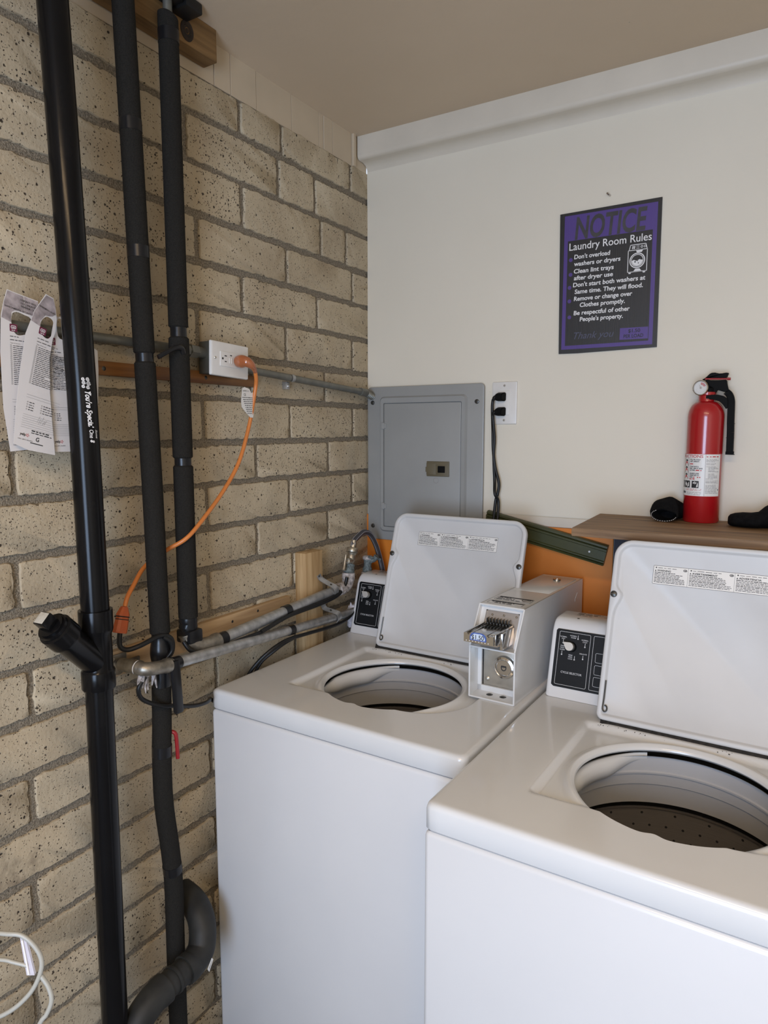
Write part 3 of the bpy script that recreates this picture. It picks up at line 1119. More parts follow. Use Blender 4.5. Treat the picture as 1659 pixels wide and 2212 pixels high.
# middle insulated pipe
mid = thing('insulated_pipe', (0.06, -0.905, 0), 'foam-wrapped pipe in the middle that runs down past the pipe elbows', 'pipe')
RM = 0.0205


def MY(z):  # its slight lean
    return -0.904 - max(0.0, (z - 1.2)) * 0.026


def mp(z):
    return (0.06, MY(z), z)


def band(owner, path, r, name='tape_band', m=None, seg=36):
    mb = MB()
    mb.tube(path, r, seg)
    return mb.build(name, m or TAPE, owner)


sleeve([mp(CEIL - 0.0005), mp(2.0), mp(1.674)], RM).build('foam_sleeve', FOAM, mid)
for z in (2.097, 1.867):
    band(mid, [mp(z + 0.011), mp(z - 0.011)], RM + 0.0006)
band(mid, [mp(1.680), mp(1.652)], RM - 0.003)
sleeve([mp(1.658), mp(1.4), mp(1.100)], RM).build('foam_sleeve', FOAM, mid)
band(mid, spline([mp(1.104), (0.059, -0.9035, 1.085), (0.060, -0.905, 1.06), (0.0605, -0.904, 1.03), (0.060, -0.906, 0.985)], 4),
     [0.0185, 0.0180, 0.0178, 0.0180, 0.0185, 0.0195, 0.0205, 0.0212, 0.0215, 0.0212, 0.0206, 0.0202, 0.02, 0.02, 0.02, 0.0198, 0.0195], 'taped_joint')
sleeve(spline([(0.06, -0.906, 0.990), (0.06, -0.909, 0.90), (0.06, -0.912, 0.85), (0.06, -0.913, 0.76), (0.058, -0.908, 0.70), (0.056, -0.897, 0.62), (0.055, -0.890, 0.54), (0.056, -0.891, 0.45), (0.057, -0.893, 0.30), (0.057, -0.893, 0.0)], 4), RM - 0.0005).build('foam_sleeve', FOAM, mid)
band(mid, [(0.06, -0.911, 0.858), (0.06, -0.912, 0.835)], RM + 0.0004)
band(mid, [(0.0551, -0.8925, 0.575), (0.055, -0.8905, 0.555)], RM + 0.0002)
mb = MB()
mb.tube(spline([(0.068, -0.894, 0.884), (0.076, -0.888, 0.879), (0.0775, -0.886, 0.86), (0.0775, -0.8845, 0.822)], 5), 0.0042, 12, flat=1.0)
mb.build('valve_handle', REDV, mid, label='red valve lever')

# right insulated pipe
rt = thing('insulated_pipe', (0.06, -0.826, 1.05), 'shorter foam-wrapped pipe on the right ending at the upper pipe elbow', 'pipe')
RR = 0.0200


def rpz(z):
    return (0.06, -0.826, z)


mb = MB()
mb.tube([rpz(CEIL - 0.0005), rpz(2.32)], 0.009, 20)
mb.build('bare_pipe', EMT, rt)
mb = MB()
mb.tube([(0.06, -0.826, 2.372), (0.06, -0.826, 2.386)], 0.030, 28)
mb.box((0.030, -0.80, 2.366), (0.085, -0.755, 2.388), bev=0.003)
mb.build('ceiling_collar', RUBBER, rt)
mb = sleeve([rpz(2.340), rpz(2.0), rpz(1.735)], RR)
for v in mb.bm.verts:
    if v.co.z > 2.33:
        v.co.z += (-(v.co.y + 0.826) - 0.3 * (v.co.x - 0.06)) * 0.30
mb.build('foam_sleeve', FOAM, rt)
band(rt, [rpz(2.312), rpz(2.288)], RR + 0.0008)
band(rt, [rpz(1.738), rpz(1.708)], RR - 0.003)
sleeve([rpz(1.716), rpz(1.6), rpz(1.464)], RR + 0.0008).build('foam_sleeve', FOAM, rt)
band(rt, [rpz(1.468), rpz(1.444)], RR - 0.0025)
sleeve([rpz(1.449), rpz(1.3), rpz(1.115)], RR + 0.0008).build('foam_sleeve', FOAM, rt)
band(rt, [(0.06, -0.826, 1.122), (0.06, -0.827, 1.110), (0.06, -0.826, 1.104), (0.06, -0.827, 1.096), (0.06, -0.826, 1.090)], [0.0185, 0.0205, 0.0190, 0.0205, 0.0185])
mb = MB()
mb.box((0.040, -0.845, 1.062), (0.084, -0.806, 1.092), bev=0.005)
mb.build('taped_joint', TAPE, rt)
mb = MB()
mb.tube(spline([(0.077, -0.897, 1.668), (0.083, -0.878, 1.680), (0.0835, -0.855, 1.690), (0.081, -0.838, 1.690), (0.078, -0.832, 1.681)], 6), 0.0058, 12, flat=0.7)
mb.build('tie_strap', TAPE, rt)

# upper galvanised pipe with elbow, tape and end fittings
up = thing('water_pipe', (0.07, -0.5, 1.03), 'upper galvanised water pipe running from the right foam pipe to the faucet', 'pipe')
mb = MB()
mb.tube([(0.072, -0.745, 1.047), (0.0625, -0.335, 1.066), (0.062, -0.245, 1.067)], 0.0134, 28)
mb.build('pipe', GALV, up)
mb = MB()
ep_ = spline([(0.062, -0.834, 1.082), (0.066, -0.829, 1.064), (0.071, -0.808, 1.0505), (0.0725, -0.785, 1.047), (0.072, -0.752, 1.047)], 5)
n = len(ep_)
mb.tube(ep_, [0.0185 if i in (0, 1) or i > n - 4 else 0.0165 for i in range(n)], 28)
mb.build('elbow', IRON, up)
for y in (-0.738, -0.500):
    band(up, [(0.072 + (y + 0.745) * -0.023, y - 0.011, 1.0468 + (y + 0.745) * 0.046), (0.072 + (y + 0.745) * -0.023, y + 0.011, 1.0478 + (y + 0.745) * 0.046)], 0.0150)
mb = MB()
mb.tube(spline([(0.062, -0.262, 1.066), (0.0625, -0.235, 1.067), (0.064, -0.219, 1.073), (0.065, -0.212, 1.090), (0.065, -0.210, 1.108)], 5), [0.0185] * 5 + [0.0172] * 10 + [0.0192] * 6, 26)
mb.build('end_elbow', CRUST, up)

# faucet
fa = thing('faucet', (0.065, -0.207, 1.105), 'weathered brass faucet with a lever handle feeding the braided hose', 'faucet')
fx = lambda z: V((0.065, -0.210 + (z - 1.108) * 0.33, z))
ax = (fx(1.2) - fx(1.1)).normalized()
mb = MB()
mb.lathe([(0, 0), (0.0125, 0), (0.0165, 0.003), (0.0165, 0.012), (0.014, 0.016), (0.0145, 0.028), (0.0, 0.029)], fx(1.106), ax, 20)
mb.build('packing_nut', TEAL, fa)
mb = MB()
mb.lathe([(0, 0), (0.0095, 0), (0.0115, 0.008), (0.0135, 0.015), (0.0115, 0.026), (0.0150, 0.033), (0, 0.034)], fx(1.133), ax, 20)
mb.tube([fx(1.142), fx(1.142) + V((0.004, -0.024, 0.003))], [0.0115, 0.0085], 16)
mb.build('valve_body', BRASS, fa)
mb = MB()
mb.lathe([(0, 0), (0.0165, 0.0005), (0.0172, 0.002), (0.0172, 0.012), (0.0155, 0.0145), (0.0, 0.015)], fx(1.165), ax, 24)
mb.build('hose_collar', BRASS, fa)
mb = MB()
h0 = fx(1.142) + V((0.004, -0.026, 0.003))
mb.tube([h0 + V((0, -0.004, 0.020)), h0 + V((0, -0.008, 0.006)), h0 + V((0, -0.012, -0.010)), h0 + V((0.002, -0.020, -0.024))], [0.0034, 0.0042, 0.0040, 0.0052], 12)
mb.tube([h0 + V((0, 0.004, 0)), h0 + V((0, -0.012, 0))], 0.0042, 12)
mb.build('lever_handle', BRASS, fa)

sh = thing('supply_hose', (0.075, -0.1, 0.95), 'braided steel supply hose arching from the faucet down behind the left washer', 'hose')
hp = spline([fx(1.178), fx(1.196), (0.062, -0.150, 1.209), (0.063, -0.122, 1.217), (0.067, -0.094, 1.206), (0.0725, -0.070, 1.170), (0.079, -0.054, 1.120), (0.086, -0.047, 1.07), (0.094, -0.043, 1.00), (0.10, -0.043, 0.85), (0.11, -0.043, 0.55), (0.11, -0.043, 0.3)], 8)
mb = MB()
mb.tube(hp, 0.0080, 16)
mb.build('hose', BRAID, sh)
F = frames(hp)
mb = MB()
for kk in range(4):
    a = 0.5 + kk * PI / 2
    mb.tube([p + t[1] * 0.0076 * math.cos(a) + t[2] * 0.0076 * math.sin(a) for p, t in zip(hp, F)], 0.0013, 6)
mb.build('braid_wires', BRAIDL, sh)
mb = MB()
mb.tube([fx(1.176), fx(1.200)], [0.0098, 0.0092], 20)
mb.build('ferrule', BRASS, sh)

# lower galvanised pipe with its wall bracket
lo = thing('water_pipe', (0.09, -0.5, 0.98), 'lower galvanised water pipe crossing in front of the middle foam pipe', 'pipe')
mb = MB()
LP0, LP1 = V((0.1025, -0.915, 1.0445)), V((0.0600, -0.235, 0.985))
mb.tube([LP0, LP1, (0.058, -0.17, 0.982), (0.056, -0.112, 0.982)], 0.0120, 28)
mb.build('pipe', GALV, lo)
mb = MB()
ep_ = spline([(0.080, -0.978, 1.052), (0.093, -0.9755, 1.051), (0.1015, -0.963, 1.0495), (0.1045, -0.945, 1.0475), (0.1030, -0.922, 1.0450)], 6)
n = len(ep_)
mb.tube(ep_, [0.0152 if i < 3 or i > n - 5 else 0.0136 for i in range(n)], 28)
mb.build('elbow', IRON, lo)
mb = MB()
mb.tube([(0.0765, -0.9785, 1.0525), (0.0812, -0.978, 1.052)], 0.0142, 24)
mb.build('thread_tape', WHITEI, lo, label='white thread tape ring')
mb = MB()
mb.tube([(0.030, -0.979, 1.050), (0.078, -0.9785, 1.0525)], [0.0138, 0.0138], 24)
mb.tube([(0.0145, -0.979, 1.044), (0.030, -0.979, 1.050)], [0.0185, 0.0138], 24)
mb.box((0.0148, -1.000, 1.046), (0.020, -0.958, 1.070), bev=0.002)
mb.box((0.0148, -0.955, 1.030), (0.020, -0.925, 1.052), bev=0.002)
br = mb.build('wall_bracket', IRON, lo)
for y, z in ((-0.994, 1.064), (-0.937, 1.042)):
    mb = MB()
    mb.lathe([(0, 0.006), (0.003, 0.0055), (0.0048, 0.003), (0.005, 0)], (0.020, y, z), (1, 0, 0), 16)
    mb.build('screw', ZINC, br)
mb = MB()
for i in range(7):
    y = -0.975 + i * 0.006
    mb.tube([(0.082, y, 1.036), (0.080 + random.uniform(-.006, .006), y + random.uniform(-.004, .004), 1.024), (0.078, y + random.uniform(-.006, .006), 1.006 - 0.014 * random.random())], [0.005, 0.004, 0.0012], 8)
mb.build('mineral_drips', CRUST, lo)
for t in (0.018, 0.615):
    p = LP0.lerp(LP1, t)
    dv = (LP1 - LP0).normalized() * 0.010
    band(lo, [p - dv, p + dv], 0.0134)
mb = MB()
mb.box((0.1045, -0.924, 0.938), (0.1165, -0.901, 1.054), bev=0.006)
for v in mb.bm.verts:
    if v.co.z < 0.96:
        v.co.y += 0.004 + (0.96 - v.co.z) * 0.1
mb.build('hanging_tape', TAPE, lo)
mb = MB()
mb.tube(spline([(0.056, -0.125, 0.982), (0.056, -0.106, 0.984), (0.056, -0.098, 0.998), (0.056, -0.096, 1.03), (0.056, -0.096, 1.09)], 5), [0.018] * 8 + [0.0145] * 8 + [0.017] * 5, 22)
mb.build('riser', CRUST, lo)

sv = thing('faucet', (0.056, -0.096, 1.085), 'half-hidden corroded faucet in the corner behind the brass one', 'faucet')
mb = MB()
mb.lathe([(0, 0), (0.013, 0), (0.015, 0.01), (0.0115, 0.02), (0.0125, 0.032), (0.0145, 0.040), (0, 0.041)], (0.056, -0.096, 1.088), (0.05, 0.1, 1), 20)
mb.build('valve_body', TEAL, sv)
mb = MB()
mb.tube([(0.062, -0.098, 1.120), (0.078, -0.092, 1.128), (0.088, -0.090, 1.140)], [0.006, 0.0075, 0.009], 14)
mb.tube([(0.072, -0.112, 1.140), (0.082, -0.092, 1.134), (0.092, -0.074, 1.128)], 0.0036, 10)
mb.build('lever_handle', TEAL, sv)
mb = MB()
mb.lathe([(0, 0), (0.016, 0.0), (0.0165, 0.008), (0.012, 0.012), (0.0, 0.0125)], (0.057, -0.093, 1.128), (0.05, 0.1, 1), 18)
mb.build('cap_nut', CRUST, sv)
mb = MB()
bl = bmesh.new()
bmesh.ops.create_icosphere(bl, subdivisions=3, radius=1.0)
for v in bl.verts:
    n_ = v.co.copy()
    k = 1 + 0.25 * math.sin(9 * n_.x + 4 * n_.z) * math.cos(8 * n_.y + 5)
    v.co = V((0.047 + 0.016 * n_.x * k, -0.170 + 0.014 * n_.y * k, 0.965 + 0.036 * n_.z * k))
mb.add(bl, 0)
mb.build('sealant_blob', CAULK, lo)

# straps over the pipes at the pine post
for nm, pts, lab in (('upper', [(0.038, -0.322, 1.118), (0.041, -0.314, 1.106), (0.058, -0.305, 1.094), (0.077, -0.295, 1.082), (0.0785, -0.290, 1.066), (0.070, -0.292, 1.052)], 'perforated steel strap over the upper galvanised pipe'),
                     ('lower', [(0.0385, -0.312, 1.045), (0.041, -0.306, 1.030), (0.046, -0.302, 1.018), (0.062, -0.290, 1.010), (0.077, -0.280, 1.002), (0.0785, -0.276, 0.986), (0.070, -0.278, 0.972)], 'perforated steel strap over the lower galvanised pipe')):
    s = thing('pipe_strap', pts[0], lab, 'strap')
    mb = MB()
    P = spline(pts, 5)
    wd = V((0.10, 0.95, 0.30)).normalized() * 0.0085
    for a, b in zip(P, P[1:]):
        nn = (b - a).cross(wd).normalized() * 0.0007
        for sg_ in (1, -1):
            mb.face([a - wd + nn * sg_, a + wd + nn * sg_, b + wd + nn * sg_, b - wd + nn * sg_])
        mb.face([a - wd + nn, b - wd + nn, b - wd - nn, a - wd - nn])
        mb.face([a + wd + nn, b + wd + nn, b + wd - nn, a + wd - nn])
    mb.build('band', GALV, s)
    for i in (2, len(P) // 2 - 1):
        mb = MB()
        tt = (P[i + 1] - P[i]).normalized()
        nn = wd.normalized().cross(tt)
        if nn.x < 0:
            nn = -nn
        mb.lathe([(0, 0.0016), (0.0026, 0.0012), (0.0036, 0.0004)], P[i], nn, 12)
        mb.build('strap_hole', SCREWD, s)

# ---------------------------------------------------------------- conduit and outlet box
for nm, a, b, lab in (('l', (0.030, -2.6, 1.708), (0.030, -0.775, 1.697), 'dull steel conduit on the brick wall left of the outlet box'),
                      ('r', (0.028, -0.612, 1.671), (0.026, -0.060, 1.6395), 'dull steel conduit sloping from the outlet box to the breaker panel')):
    c = thing('conduit', a, lab, 'conduit')
    mb = MB()
    mb.tube([a, b], 0.0092, 22)
    mb.build('tube', EMT, c)
    if nm == 'l':
        mb = MB()
        mb.tube([(0.030, -0.800, 1.6972), (0.030, -0.772, 1.6965)], 0.0125, 8)
        mb.tube([(0.030, -0.772, 1.6965), (0.030, -0.750, 1.6955)], 0.0150, 6)
        mb.tube([(0.030, -0.752, 1.6955), (0.030, -0.727, 1.695)], 0.0120, 20)
        mb.build('connector', EMT, c)
    else:
        mb = MB()
        mb.tube([(0.0262, -0.085, 1.641), (0.026, -0.052, 1.639)], 0.0118, 22)
        mb.build('connector', EMT, c)
        mb = MB()
        for i in range(6):
            y = -0.050 + i * 0.0085
            z = 1.639 - i * 0.0018
            mb.lathe([(0.0095, 0), (0.0125, 0.002), (0.0125, 0.004), (0.0095, 0.006), (0.0095, 0.009)], (0.026 - i * 0.0006, y, z), (-0.07, 1, -0.2), 20)
        mb.build('ribbed_coupling', EMT, c)
        sp_ = MB()
        y, z = -0.415, 1.6597
        for i in range(14):
            a0, a1 = -0.2 + i * PI * 1.0 / 14, -0.2 + (i + 1) * PI * 1.0 / 14
            f_ = lambda a_, r_, dy: V((0.027 + r_ * math.sin(a_), y + dy, z + r_ * math.cos(a_)))
            sp_.face([f_(a0, 0.0108, -0.006), f_(a1, 0.0108, -0.006), f_(a1, 0.0108, 0.006), f_(a0, 0.0108, 0.006)])
        sp_.box((0.0, y - 0.006, z - 0.028), (0.016, y + 0.006, z - 0.0085), bev=0.001)
        sp_.lathe([(0, 0.003), (0.003, 0.0025), (0.0045, 0.0)], (0.016, y, z - 0.020), (1, 0, 0), 14)
        sp_.build('strap', GALV, c)

ob = thing('outlet_box', (0.03, -0.677, 1.643), 'grey surface outlet box with a white cover plate on the brick wall', 'outlet')
rot = M.Translation(V((0, -0.677, 1.682))) @ M.Rotation(math.radians(-2.2), 4, 'X') @ M.Translation(V((0, 0.677, -1.682)))
mb = MB()
mb.box((0.0152, -0.7280, 1.648), (0.0565, -0.6240, 1.719), bev=0.0015, T=rot)
mb.build('box', BOXG, ob)


def yslab(mb, y0, z0, y1, z1, r, xb, xf, bev):
    t = MB()
    slab(t, y0, z0, y1, z1, r, -xb, -xf, bev)
    mp_ = M(((0, -1, 0, 0), (1, 0, 0, 0), (0, 0, 1, 0), (0, 0, 0, 1)))
    bm2 = t.bm
    bmesh.ops.recalc_face_normals(bm2, faces=bm2.faces)
    mb.add(bm2, 0, rot @ mp_)
    return mb


mb = MB()
yslab(mb, -0.7370, 1.6435, -0.6170, 1.7195, 0.003, 0.0560, 0.0625, 0.004)
mb.build('cover_plate', OUTW, ob)
mb = MB()
yslab(mb, -0.7105, 1.6655, -0.6435, 1.6985, 0.0015, 0.0615, 0.0645, 0.0007)
rec = mb.build('receptacle', OUTW, ob)
mb = MB()
for y, z, a, b in ((-0.6945, 1.6890, 0.0035, 0.0011), (-0.6945, 1.6765, 0.0030, 0.0011), (-0.6775, 1.6915, 0.0030, 0.0011)):
    yslab(mb, y - a, z - b, y + a, z + b, 0.0003, 0.0640, 0.0648, 0.0001)
yslab(mb, -0.7060, 1.6800, -0.7015, 1.6850, 0.0018, 0.0640, 0.0648, 0.0001)
mb.build('slots', INK, rec)
mb = MB()
yslab(mb, -0.6835, 1.6735, -0.6795, 1.6860, 0.0006, 0.0640, 0.0655, 0.0004)
yslab(mb, -0.6775, 1.6735, -0.6735, 1.6860, 0.0006, 0.0640, 0.0655, 0.0004)
mb.build('test_buttons', OUTW, rec)
mb = MB()
mb.lathe([(0, 0.0013), (0.0022, 0.001), (0.003, 0)], rot @ V((0.0625, -0.7245, 1.6820)), (1, 0, 0), 16)
mb.build('plate_screw', ZINC, ob)

# ---------------------------------------------------------------- orange extension cord
oc = thing('extension_cord', (0.06, -0.75, 1.13), 'orange extension cord curving from the outlet box down behind the middle foam pipe', 'cord')
mb = MB()
pl = spline([(0.0650, -0.6570, 1.6800), (0.078, -0.6565, 1.6800), (0.091, -0.655, 1.678), (0.0975, -0.648, 1.672), (0.0965, -0.638, 1.665), (0.0925, -0.6275, 1.655)], 5)
n = len(pl)
mb.tube(pl, [0.0125 + 0.0025 * math.sin(min(1, i / 9) * PI) - max(0, (i - 10)) * 0.00058 for i in range(n)], 22)
mb.build('plug', COPPERP, oc, label='shiny amber moulded plug')
mb = MB()
mb.tube(spline([(0.0935, -0.630, 1.658), (0.0885, -0.6215, 1.641), (0.082, -0.617, 1.622), (0.0745, -0.6205, 1.577), (0.072, -0.6350, 1.523), (0.0750, -0.673, 1.448), (0.080, -0.7330, 1.384), (0.0885, -0.812, 1.3235), (0.083, -0.8480, 1.2945), (0.052, -0.870, 1.2725), (0.030, -0.895, 1.250), (0.030, -0.920, 1.234), (0.037, -0.945, 1.212), (0.042, -0.967, 1.190), (0.044, -0.976, 1.172)], 8), 0.0046, 14)
mb.build('cable', ORANGEC, oc)
mb = MB()
q0, q1 = V((0.044, -0.977, 1.172)), V((0.047, -0.9935, 1.122))
dd = (q1 - q0).normalized()
sidev = V((0, 1, 0)) - dd * dd.y
sidev.normalize()
dep = dd.cross(sidev).normalized()


def cring(t, a, b):
    c_ = q0.lerp(q1, t)
    return [mb.bm.verts.new(c_ + sidev * a * x + dep * b * y) for x, y in ((1, .6), (.6, 1), (-.6, 1), (-1, .6), (-1, -.6), (-.6, -1), (.6, -1), (1, -.6))]


rings = [cring(t, a, b) for t, a, b in ((0, 0.0055, 0.0055), (0.04, 0.0068, 0.006), (0.30, 0.0125, 0.0085), (0.42, 0.0115, 0.0082), (0.55, 0.0125, 0.0088), (0.95, 0.0135, 0.0092), (1.0, 0.0125, 0.0085))]
for A, B in zip(rings, rings[1:]):
    for i in range(8):
        mb.bm.faces.new((A[i], A[(i + 1) % 8], B[(i + 1) % 8], B[i]))
mb.bm.faces.new(rings[-1])
mb.bm.faces.new(list(reversed(rings[0])))
mb.build('connector', ORANGED, oc, smooth=20)
mb = MB()
for t0, t1 in ((0.36, 0.40), (0.47, 0.50)):
    for i in range(8):
        A, B = [], []
        for t_, L_ in ((t0, A), (t1, B)):
            c_ = q0.lerp(q1, t_)
            for x, y in ((1, .6), (.6, 1), (-.6, 1), (-1, .6), (-1, -.6), (-.6, -1), (.6, -1), (1, -.6)):
                L_.append(c_ + sidev * 0.0128 * x + dep * 0.0092 * y)
        mb.face([A[i], A[(i + 1) % 8], B[(i + 1) % 8], B[i]])
mb.build('connector_marks', GRIME, oc)
mb = MB()
tagp = [(-0.658, 1.6190), (-0.6515, 1.6225), (-0.634, 1.6190), (-0.6270, 1.6100), (-0.6135, 1.6130), (-0.6150, 1.588), (-0.6225, 1.5530), (-0.632, 1.5530), (-0.648, 1.5650), (-0.661, 1.5760), (-0.6630, 1.590)]
TX = lambda y: 0.0745 + 0.012 * math.sin((y + 0.612) * 60)
mb.plate([(0.0765 + 0.10 * (y + 0.612) * -0.4, y, z) for y, z in tagp], (0.0006, 0, 0))
tg = mb.build('warning_tag', LABELW, oc, label='white paper warning tag on the orange cord')
mb = MB()
tf = lambda y, z: V((0.0775 + 0.10 * (y + 0.612) * -0.4, y, z))
mb.text('AWM 111', lambda u, v: tf(-0.657 + u, 1.6120 + v), 0.021, 0.0035)
mb.text('CE', lambda u, v: tf(-0.654 + u, 1.6025 + v), 0.007, 0.0055)
for i in range(9):
    z = 1.598 - i * 0.0045
    mb.bars(tf, -0.6590 + i * 0.002, -0.6185 - i * 0.0010, z, 0.0016, word=0.005)
mb.build('tag_print', INK, tg, smooth=0, fixn=False)

# ---------------------------------------------------------------- black heat cables
hc = thing('heat_cable', (0.05, -0.97, 1.05), 'black heat cable plugged into the orange connector and looped on the middle foam pipe', 'cable')
mb = MB()
mb.tube(spline([(0.047, -0.992, 1.126), (0.048, -0.9955, 1.108), (0.050, -0.9950, 1.094), (0.056, -0.984, 1.0865), (0.066, -0.965, 1.090), (0.072, -0.945, 1.096), (0.074, -0.925, 1.1005), (0.079, -0.908, 1.100), (0.084, -0.896, 1.090), (0.084, -0.893, 1.073), (0.082, -0.897, 1.058), (0.078, -0.908, 1.049)], 7), 0.0050, 12)
mb.tube(spline([(0.080, -0.913, 1.098), (0.087, -0.900, 1.085), (0.086, -0.897, 1.066), (0.081, -0.905, 1.053)], 7), 0.0045, 12)
mb.tube(spline([(0.083, -0.965, 1.030), (0.080, -0.980, 1.010), (0.078, -0.9735, 0.987), (0.079, -0.950, 0.968), (0.085, -0.925, 0.955), (0.089, -0.895, 0.946), (0.086, -0.866, 0.934), (0.081, -0.830, 0.922), (0.072, -0.795, 0.914), (0.058, -0.770, 0.908), (0.036, -0.745, 0.898), (0.020, -0.70, 0.865)], 7), 0.0046, 12)
mb.build('cable', RUBBER, hc)
hc2 = thing('heat_cable', (0.07, -0.5, 1.03), 'black heat cable taped along the underside of the upper galvanised pipe', 'cable')
mb = MB()
mb.tube(spline([(0.070, -0.850, 1.070), (0.080, -0.842, 1.050), (0.086, -0.815, 1.0345), (0.087, -0.785, 1.028), (0.086, -0.755, 1.031), (0.084, -0.70, 1.034), (0.083, -0.62, 1.034), (0.080, -0.52, 1.047), (0.077, -0.45, 1.048), (0.076, -0.37, 1.048), (0.075, -0.30, 1.052), (0.074, -0.265, 1.060), (0.074, -0.242, 1.078), (0.076, -0.235, 1.10)], 7), 0.0048, 12)
mb.tube(spline([(0.086, -0.62, 1.037), (0.084, -0.52, 1.051), (0.080, -0.45, 1.053), (0.078, -0.37, 1.053), (0.077, -0.30, 1.057), (0.075, -0.27, 1.066)], 7), 0.0044, 12)
mb.build('cable', RUBBER, hc2)
hc3 = thing('heat_cable', (0.08, -0.4, 0.97), 'black heat cable hanging from the lower galvanised pipe beside the left washer', 'cable')
mb = MB()
mb.tube(spline([(0.060, -0.150, 1.010), (0.068, -0.20, 0.980), (0.074, -0.26, 0.971), (0.079, -0.34, 0.975), (0.084, -0.45, 0.985), (0.087, -0.51, 0.990), (0.083, -0.545, 0.986), (0.070, -0.575, 0.970), (0.050, -0.595, 0.945), (0.030, -0.61, 0.91), (0.020, -0.615, 0.86), (0.018, -0.615, 0.70)], 7), 0.0048, 12)
mb.tube(spline([(0.086, -0.500, 0.9875), (0.080, -0.530, 0.980), (0.064, -0.555, 0.962), (0.042, -0.572, 0.938), (0.026, -0.585, 0.90), (0.020, -0.59, 0.85), (0.018, -0.59, 0.70)], 7), 0.0044, 12)
mb.build('cable', RUBBER, hc3)

# black drain fittings low on the wall
df = thing('drain_elbows', (0.115, -0.95, 0.15), 'dusty black drain elbows low on the wall beside the left washer', 'pipe')
mb = MB()
mb.tube(spline([(0.115, -1.105, 0.0), (0.115, -1.105, 0.15), (0.115, -1.095, 0.255), (0.115, -1.072, 0.310)], 6), 0.027, 32)
mb.build('standpipe', ABSD, df)
mb = MB()
mb.tube(spline([(0.115, -1.078, 0.300), (0.115, -1.045, 0.342), (0.115, -1.010, 0.362), (0.115, -0.975, 0.366)], 6), [0.0315] * 4 + [0.030] * 11 + [0.0315] * 4, 32)
mb.build('lower_elbow', ABSD, df)
mb = MB()
mb.tube([(0.115, -0.985, 0.366), (0.115, -0.905, 0.366)], 0.0272, 32)
mb.tube([(0.115, -0.955, 0.366), (0.115, -0.948, 0.366)], 0.0295, 32)
mb.build('coupling', ABSD, df)
mb = MB()
mb.tube(spline([(0.115, -0.922, 0.366), (0.115, -0.895, 0.367), (0.110, -0.868, 0.377), (0.098, -0.850, 0.405), (0.075, -0.836, 0.428), (0.04, -0.825, 0.440), (0.0, -0.82, 0.445)], 6), [0.0315] * 5 + [0.030] * 32, 32)
mb.build('upper_elbow', ABSD, df)
mb = MB()
mb.plate([(0.1435, -0.882, 0.353), (0.1435, -0.869, 0.371), (0.1435, -0.865, 0.366), (0.1435, -0.878, 0.345)], (0.0012, 0, 0), holes=[[(0.1435, -0.8785, 0.3535), (0.1435, -0.870, 0.3655), (0.1435, -0.868, 0.3635), (0.1435, -0.8765, 0.3505)]])
mb.build('sticker', LABELW, df, label='small white sticker on the elbow')

# ================================================================ paper door hangers on the conduit
def paper(label, outline, hole, x, print_fn, tilt=0.0):
    z0 = min(p[1] for p in outline)
    ys = [p[0] for p in outline]
    t = thing('door_hanger', (x, sum(ys) / len(ys), z0), label, 'paper notice', group='paper notices on the conduit')
    fn = lambda y, z, d=0.0: V((x + tilt * (1.70 - z) + d, y, z))
    mb = MB()
    mb.plate([fn(*p) for p in outline], (0.0005, 0, 0), holes=[[fn(p.x, p.y) for p in spline([V((a, b, 0)) for a, b in hole], 3, True)]] if hole else [])
    mb.build('sheet', PAPER, t, smooth=0)
    print_fn(t, lambda y, z: fn(y, z, 0.0009))
    return t


def frame2(o, a, s=1.0):
    """paper coordinates: origin at the lower left, turned clockwise by a"""
    c, s_ = math.cos(a), math.sin(a)
    return lambda u, v: (o[0] + u * c + v * s_, o[1] - u * s_ + v * c)


